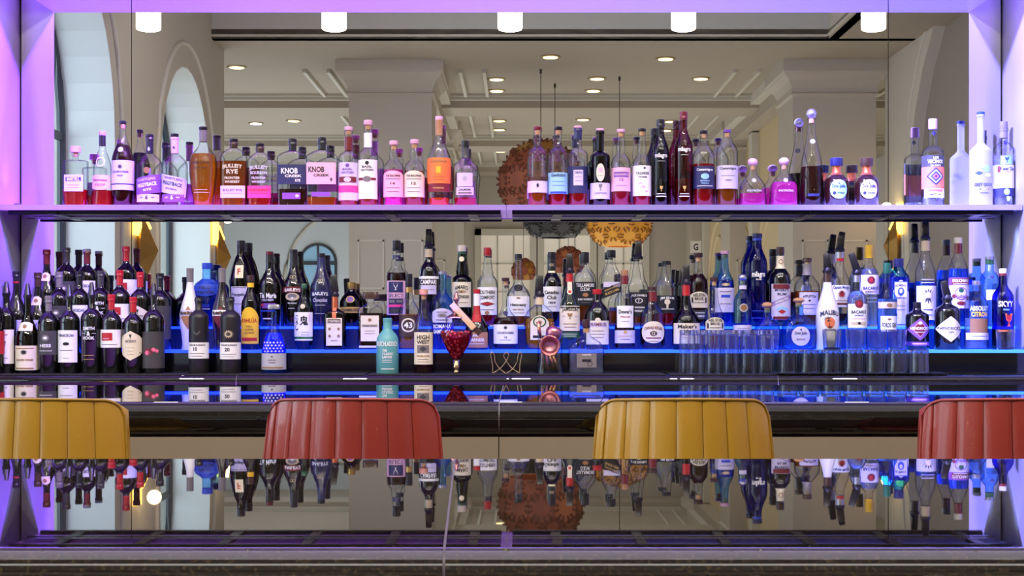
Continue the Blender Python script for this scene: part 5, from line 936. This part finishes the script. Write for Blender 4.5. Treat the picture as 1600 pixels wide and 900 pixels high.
# pale wooden bar leaning over the lid
def at(x, y, Y): return Vector((px(x, Y), Y, pz(y, Y)))
a, b = at(706, 475, 5.055), at(741, 513, 5.075); c = (a+b)/2; L = (b-a).length
o = empty('wooden_bar', c); o.rotation_euler = (0, math.atan2((b-a).z, (b-a).x)*-1, 0)
tag(o, 'pale square-edged wooden bar lying slantwise across the cherry jar lid', 'bar tool')
boxo('pale_face', -L/2, L/2, -.012, -.002, -.0105, .0105, mat('pale_wood', (216, 178, 140), .5, noise=.1, nscale=30), o, .001)
boxo('dark_back', -L/2+.012, L/2+.028, -.002, .016, -.008, .012, mat('dark_wood', (66, 36, 30), .4, coat=.3), o, .001)
# mixing glass with copper tools
Ym = 5.09; u = Ym/F; mx = px(859.5, Ym)
r = tag(empty('mixing_glass', (mx, Ym, ZC)), 'tall clear mixing glass flared at the foot, holding copper bar tools', 'glass')
zp = lambda y: pz(y, Ym)-ZC
bm = bmesh.new(); lathe(bm, [(0, 22*u), (.002, 23*u), (zp(578), 21.5*u), (zp(565), 19.5*u), (zp(530), 19*u), (zp(516), 20*u)], 32, 3, .9, cap1=False); finish('glass_wall', bm, G['cl'], r, True, 40)
bm = bmesh.new(); lathe(bm, [(.001, 21*u), (.010, 20*u), (.012, 17*u)], 32, 3, .9); finish('glass_base', bm, thin_glass('thick_glass_base', (200, 200, 215), (120, 120, 140), .02, 1), r, True, 40)
copper = mat('copper', (226, 150, 120), .22, 1); copper2 = mat('rose_copper', (214, 140, 150), .3, 1)
def rel(x, y, dY=0): return Vector((px(x, Ym+dY), Ym+dY, pz(y, Ym+dY)))
ro = empty('julep_strainer', (0, 0, 0)); tag(ro, 'copper perforated julep strainer with round bowl facing out of the mixing glass', 'bar tool', None)
c0 = rel(859, 540, -.05); bm = bmesh.new(); rad = 12.5*u
n = 32; rings = []
for q, d in ((1.25, .001), (1.05, -.002), (1.0, .003), (.8, .012), (.5, .017), (.02, .019)):
    rings.append([bm.verts.new(c0+Vector((rad*q*math.cos(2*PI*i/n), d, rad*q*math.sin(2*PI*i/n)))) for i in range(n)])
for A, B_ in zip(rings, rings[1:]):
    for k in range(n): bm.faces.new((A[k], A[(k+1) % n], B_[(k+1) % n], B_[k]))
finish('bowl', bm, copper2, ro, True)
bm = bmesh.new()
for rr in (.2, .42, .62):
    m_ = int(6+rr*22)
    for i in range(m_):
        a_ = 2*PI*i/m_; q = c0+Vector((rad*rr*math.cos(a_), .0165-rr*.007, rad*rr*math.sin(a_)))
        bmesh.ops.create_circle(bm, cap_ends=True, segments=6, radius=.0012, matrix=Matrix.Translation(q+Vector((0, -.0012, 0))) @ Matrix.Rotation(PI/2, 4, 'X'))
tag(finish('holes', bm, mat('hole_dark', (70, 34, 30), .6), ro), kind='stuff')
bm = bmesh.new(); tube(bm, [c0+Vector((rad*1.22*math.cos(2*PI*i/40), -.002, rad*1.22*math.sin(2*PI*i/40))) for i in range(40)], .0022, 8, True); finish('rim', bm, copper, ro, True)
for dx in (0, 4.5):
    bm = bmesh.new(); tube(bm, [rel(859+dx, 554, -.048), rel(863+dx*1.3, 568, -.034), rel(866+dx*1.2, 579, -.02)], [.0035, .004, .0045], 10); finish('handle', bm, mat('gold_copper', (236, 180, 110), .2, 1), ro, True)
def tool(name, label, parts):
    t_ = tag(empty(name, (0, 0, 0)), label, 'bar tool')
    for nm, pts, rr, m_ in parts:
        bm = bmesh.new(); tube(bm, pts, rr, 14); finish(nm, bm, m_, t_, True)
tool('jigger', 'upright copper tube-shaped jigger leaning out of the mixing glass at left', [('cup', [rel(841, 503, -.02), rel(843, 518, -.018), rel(845, 528, -.016)], [.0075, .006, .0042], copper), ('handle', [rel(845, 528, -.016), rel(849, 579, .0)], [.004, .0045], copper)])
tool('bar_spoon', 'pink copper bar spoon handle inside the mixing glass', [('handle', [rel(853, 540, .01), rel(856, 580, .0)], [.0035, .0045], copper2)])
t_ = tag(empty('cocktail_strainer', (0, 0, 0)), 'rose copper cone strainer behind the round julep strainer in the mixing glass', 'bar tool')
bm = bmesh.new(); c1 = rel(865, 522, .0); lathe(bm, [(-.034, .008), (-.022, .018), (-.006, .028), (.010, .030), (.020, .026), (.028, .010)], 28); o = finish('cone', bm, copper2, t_, True); o.location = c1; o.rotation_euler = (0, .25, 0)
bm = bmesh.new(); tube(bm, [c1+Vector((-.004, -.01, .028))+Vector((.005*math.cos(q), 0, .006+.006*math.sin(q))) for q in [2*PI*i/16 for i in range(16)]], .0016, 6, True); finish('hook_ring', bm, copper, t_, True)
# brass wire ornament
Yo = 5.07; orn = tag(empty('wire_ornament', (px(791, Yo), Yo, ZC)), 'brass wire crown-shaped holder of interlaced loops standing on the counter', 'ornament')
om = mat('aged_brass', (176, 152, 112), .35, .9); W_ = lambda x, y: Vector((px(x, Yo)-px(791, Yo), 0, pz(y, Yo)-ZC+.0015))
def crv(pts, n=8):
    out = []; P_ = [pts[0]]+pts+[pts[-1]]
    for i in range(1, len(P_)-2):
        for k in range(n):
            t = k/n; a_, b_, c_, d_ = P_[i-1:i+3]; out.append(.5*((2*b_)+(c_-a_)*t+(2*a_-5*b_+4*c_-d_)*t*t+(3*b_-a_-3*c_+d_)*t*t*t))
    return out+[pts[-1]]
for s in (-1, 1):
    X = lambda v: 791+s*v
    bm = bmesh.new(); tube(bm, crv([W_(X(21), 586), W_(X(21.5), 570), W_(X(24), 556), W_(X(22), 551), W_(X(18.5), 556), W_(X(17), 566), W_(X(10), 577), W_(X(0), 584.5)]), .0019, 8); finish('wire_loop', bm, om, orn, True)
    bm = bmesh.new(); tube(bm, crv([W_(X(21), 584), W_(X(9), 576), W_(X(1), 566), W_(X(-4), 556), W_(X(0), 551)]), .0019, 8); finish('wire_loop', bm, om, orn, True)
bm = bmesh.new(); tube(bm, [W_(769, 587.2), W_(813, 587.2)], .0019, 8); tube(bm, [W_(769, 587.2)+Vector((0, .03, 0)), W_(813, 587.2)+Vector((0, .03, 0))], .0015, 8); tube(bm, [W_(769, 587.2), W_(769, 587.2)+Vector((0, .03, 0))], .0015, 6); tube(bm, [W_(813, 587.2), W_(813, 587.2)+Vector((0, .03, 0))], .0015, 6); finish('base_wire', bm, om, orn, True)

# glasses
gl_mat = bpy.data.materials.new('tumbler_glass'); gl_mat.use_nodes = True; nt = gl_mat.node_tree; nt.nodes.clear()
_o = nt.nodes.new('ShaderNodeOutputMaterial'); _g = nt.nodes.new('ShaderNodeBsdfGlass'); _g.inputs['IOR'].default_value = 1.45; _g.inputs['Roughness'].default_value = 0; _g.inputs['Color'].default_value = (.96, .97, .98, 1); _t = nt.nodes.new('ShaderNodeBsdfTranslucent'); _t.inputs[0].default_value = (.9, .9, .92, 1); _m = nt.nodes.new('ShaderNodeMixShader'); _m.inputs[0].default_value = .07  # translucent share is an added haze standing in for reflected bright streaks
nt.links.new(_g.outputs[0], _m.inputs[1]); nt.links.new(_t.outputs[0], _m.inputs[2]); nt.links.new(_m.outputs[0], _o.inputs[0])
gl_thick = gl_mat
def glass_proto(key, h, rb, rt, flutes, upside):
    """open tumbler: wall with outer and inner skin, thick foot"""
    bm = bmesh.new(); n = 48; t = .0022; prof = [(0, rb), (h*.12, rb+(rt-rb)*.12), (h*.7, rb+(rt-rb)*.7), (h, rt)]
    def ring(z, r_, fl): return [bm.verts.new((r_*(1+fl*math.cos(flutes*2*PI*i/n))*math.cos(2*PI*i/n), r_*(1+fl*math.cos(flutes*2*PI*i/n))*math.sin(2*PI*i/n), z)) for i in range(n)]
    R_ = [ring(0, rb*.9, 0), ring(.001, rb, .0)]+[ring(z, q, .022 if z < h*.75 else 0) for z, q in prof[1:]]+[ring(h+.0008, rt-t/2, 0), ring(h, rt-t, 0), ring(h*.12, rb-t, 0), ring(h*.11, rb*.5, 0)]
    for A, B_ in zip(R_, R_[1:]):
        for k in range(n): bm.faces.new((A[k], A[(k+1) % n], B_[(k+1) % n], B_[k]))
    bm.faces.new(R_[0][::-1]); bm.faces.new(R_[-1])
    f = bmesh.new(); lathe(f, [(.0006, rb*.9), (h*.03, rb-t*1.2), (h*.10, rb-t*1.3), (h*.108, rb*.5)], 32)
    if upside:
        for q in (bm, f):
            for v in q.verts: v.co.z = h+.001-v.co.z
            bmesh.ops.reverse_faces(q, faces=q.faces)
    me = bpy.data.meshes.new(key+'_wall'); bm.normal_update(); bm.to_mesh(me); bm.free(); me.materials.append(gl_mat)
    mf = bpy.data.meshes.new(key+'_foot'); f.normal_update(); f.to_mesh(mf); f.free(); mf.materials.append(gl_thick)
    for m_ in (me, mf):
        for p in m_.polygons: p.use_smooth = True
        m_.set_sharp_from_angle(angle=math.radians(45))
    return me, mf
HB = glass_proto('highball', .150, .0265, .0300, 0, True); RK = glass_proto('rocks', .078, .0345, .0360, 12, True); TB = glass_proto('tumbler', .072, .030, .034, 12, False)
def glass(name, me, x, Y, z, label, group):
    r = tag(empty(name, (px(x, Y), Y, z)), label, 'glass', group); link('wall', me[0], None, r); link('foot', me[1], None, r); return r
ordn = ['leftmost', 'second from the left', 'middle', 'second from the right', 'rightmost']
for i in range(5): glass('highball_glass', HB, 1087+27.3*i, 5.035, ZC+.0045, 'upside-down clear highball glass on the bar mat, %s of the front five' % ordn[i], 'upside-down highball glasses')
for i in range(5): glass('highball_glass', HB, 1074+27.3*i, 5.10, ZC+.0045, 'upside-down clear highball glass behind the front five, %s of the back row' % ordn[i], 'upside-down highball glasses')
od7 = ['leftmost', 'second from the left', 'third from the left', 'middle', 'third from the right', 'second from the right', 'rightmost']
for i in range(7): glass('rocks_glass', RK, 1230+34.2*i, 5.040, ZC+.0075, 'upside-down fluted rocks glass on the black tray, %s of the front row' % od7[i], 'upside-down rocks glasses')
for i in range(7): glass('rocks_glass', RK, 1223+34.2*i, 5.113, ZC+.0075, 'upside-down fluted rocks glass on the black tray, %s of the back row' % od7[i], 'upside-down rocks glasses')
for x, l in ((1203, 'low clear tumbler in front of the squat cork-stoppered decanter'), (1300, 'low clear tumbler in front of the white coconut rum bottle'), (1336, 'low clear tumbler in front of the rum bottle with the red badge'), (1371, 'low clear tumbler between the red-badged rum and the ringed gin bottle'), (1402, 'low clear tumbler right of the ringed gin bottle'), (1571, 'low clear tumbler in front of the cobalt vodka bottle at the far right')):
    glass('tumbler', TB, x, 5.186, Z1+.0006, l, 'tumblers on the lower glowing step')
# mats and tray
rub = mat('bar_mat_rubber', (38,34,44), .5)
def bar_mat(x0, x1, label, y0=5.003, y1=5.142):
    a_, b_ = px(x0, 5.02), px(x1, 5.02); t_ = tag(empty('bar_mat', ((a_+b_)/2, (y0+y1)/2, ZC)), label, 'mat', 'black rubber bar mats'); h = (b_-a_)/2; d = (y1-y0)/2
    boxo('mat_base', -h, h, -d, d, 0, .0022, rub, t_)
    bm = bmesh.new(); nx = int(2*h/.012)
    for j in range(2):
        for i in range(nx): 
            cx_ = -h+.008+i*(2*h-.016)/max(1, nx-1); box(bm, cx_-.0035, cx_+.0035, -d+.004+j*.012, -d+.010+j*.012, .002, .0042)
    box(bm, -h, h, -d, -d+.002, .002, .0042); box(bm, -h+.001, h-.001, -d+.03, d, .002, .0036)
    tag(finish('nubs', bm, rub, t_), kind='stuff')
bar_mat(-38, 285, 'black nubbed rubber bar mat under the front wine bottles')
bar_mat(575, 1040, 'black nubbed rubber bar mat under the turquoise bottle, cherry jar and mixing glass')
bar_mat(1046, 1212, 'black nubbed rubber bar mat under the upside-down highball glasses')
bar_mat(290, 570, 'black nubbed rubber bar mat under the port bottles')
tr = tag(empty('glass_tray', ((px(1203, 5.05)+px(1475, 5.05))/2, 5.077, ZC)), 'shallow black pegged tray under the upside-down rocks glasses', 'tray')
h = (px(1475, 5.05)-px(1203, 5.05))/2
boxo('tray_board', -h, h, -.076, .076, .0035, .0070, mat('tray_black', (16,15,18), .35), tr)
for i in range(11):
    for d in (-.066, .066):
        bm = bmesh.new(); xx = -h+.012+i*(2*h-.024)/10; tube(bm, [(xx, d, 0), (xx, d, .0036)], .003, 8); finish('peg', bm, M['tray_black'], tr)
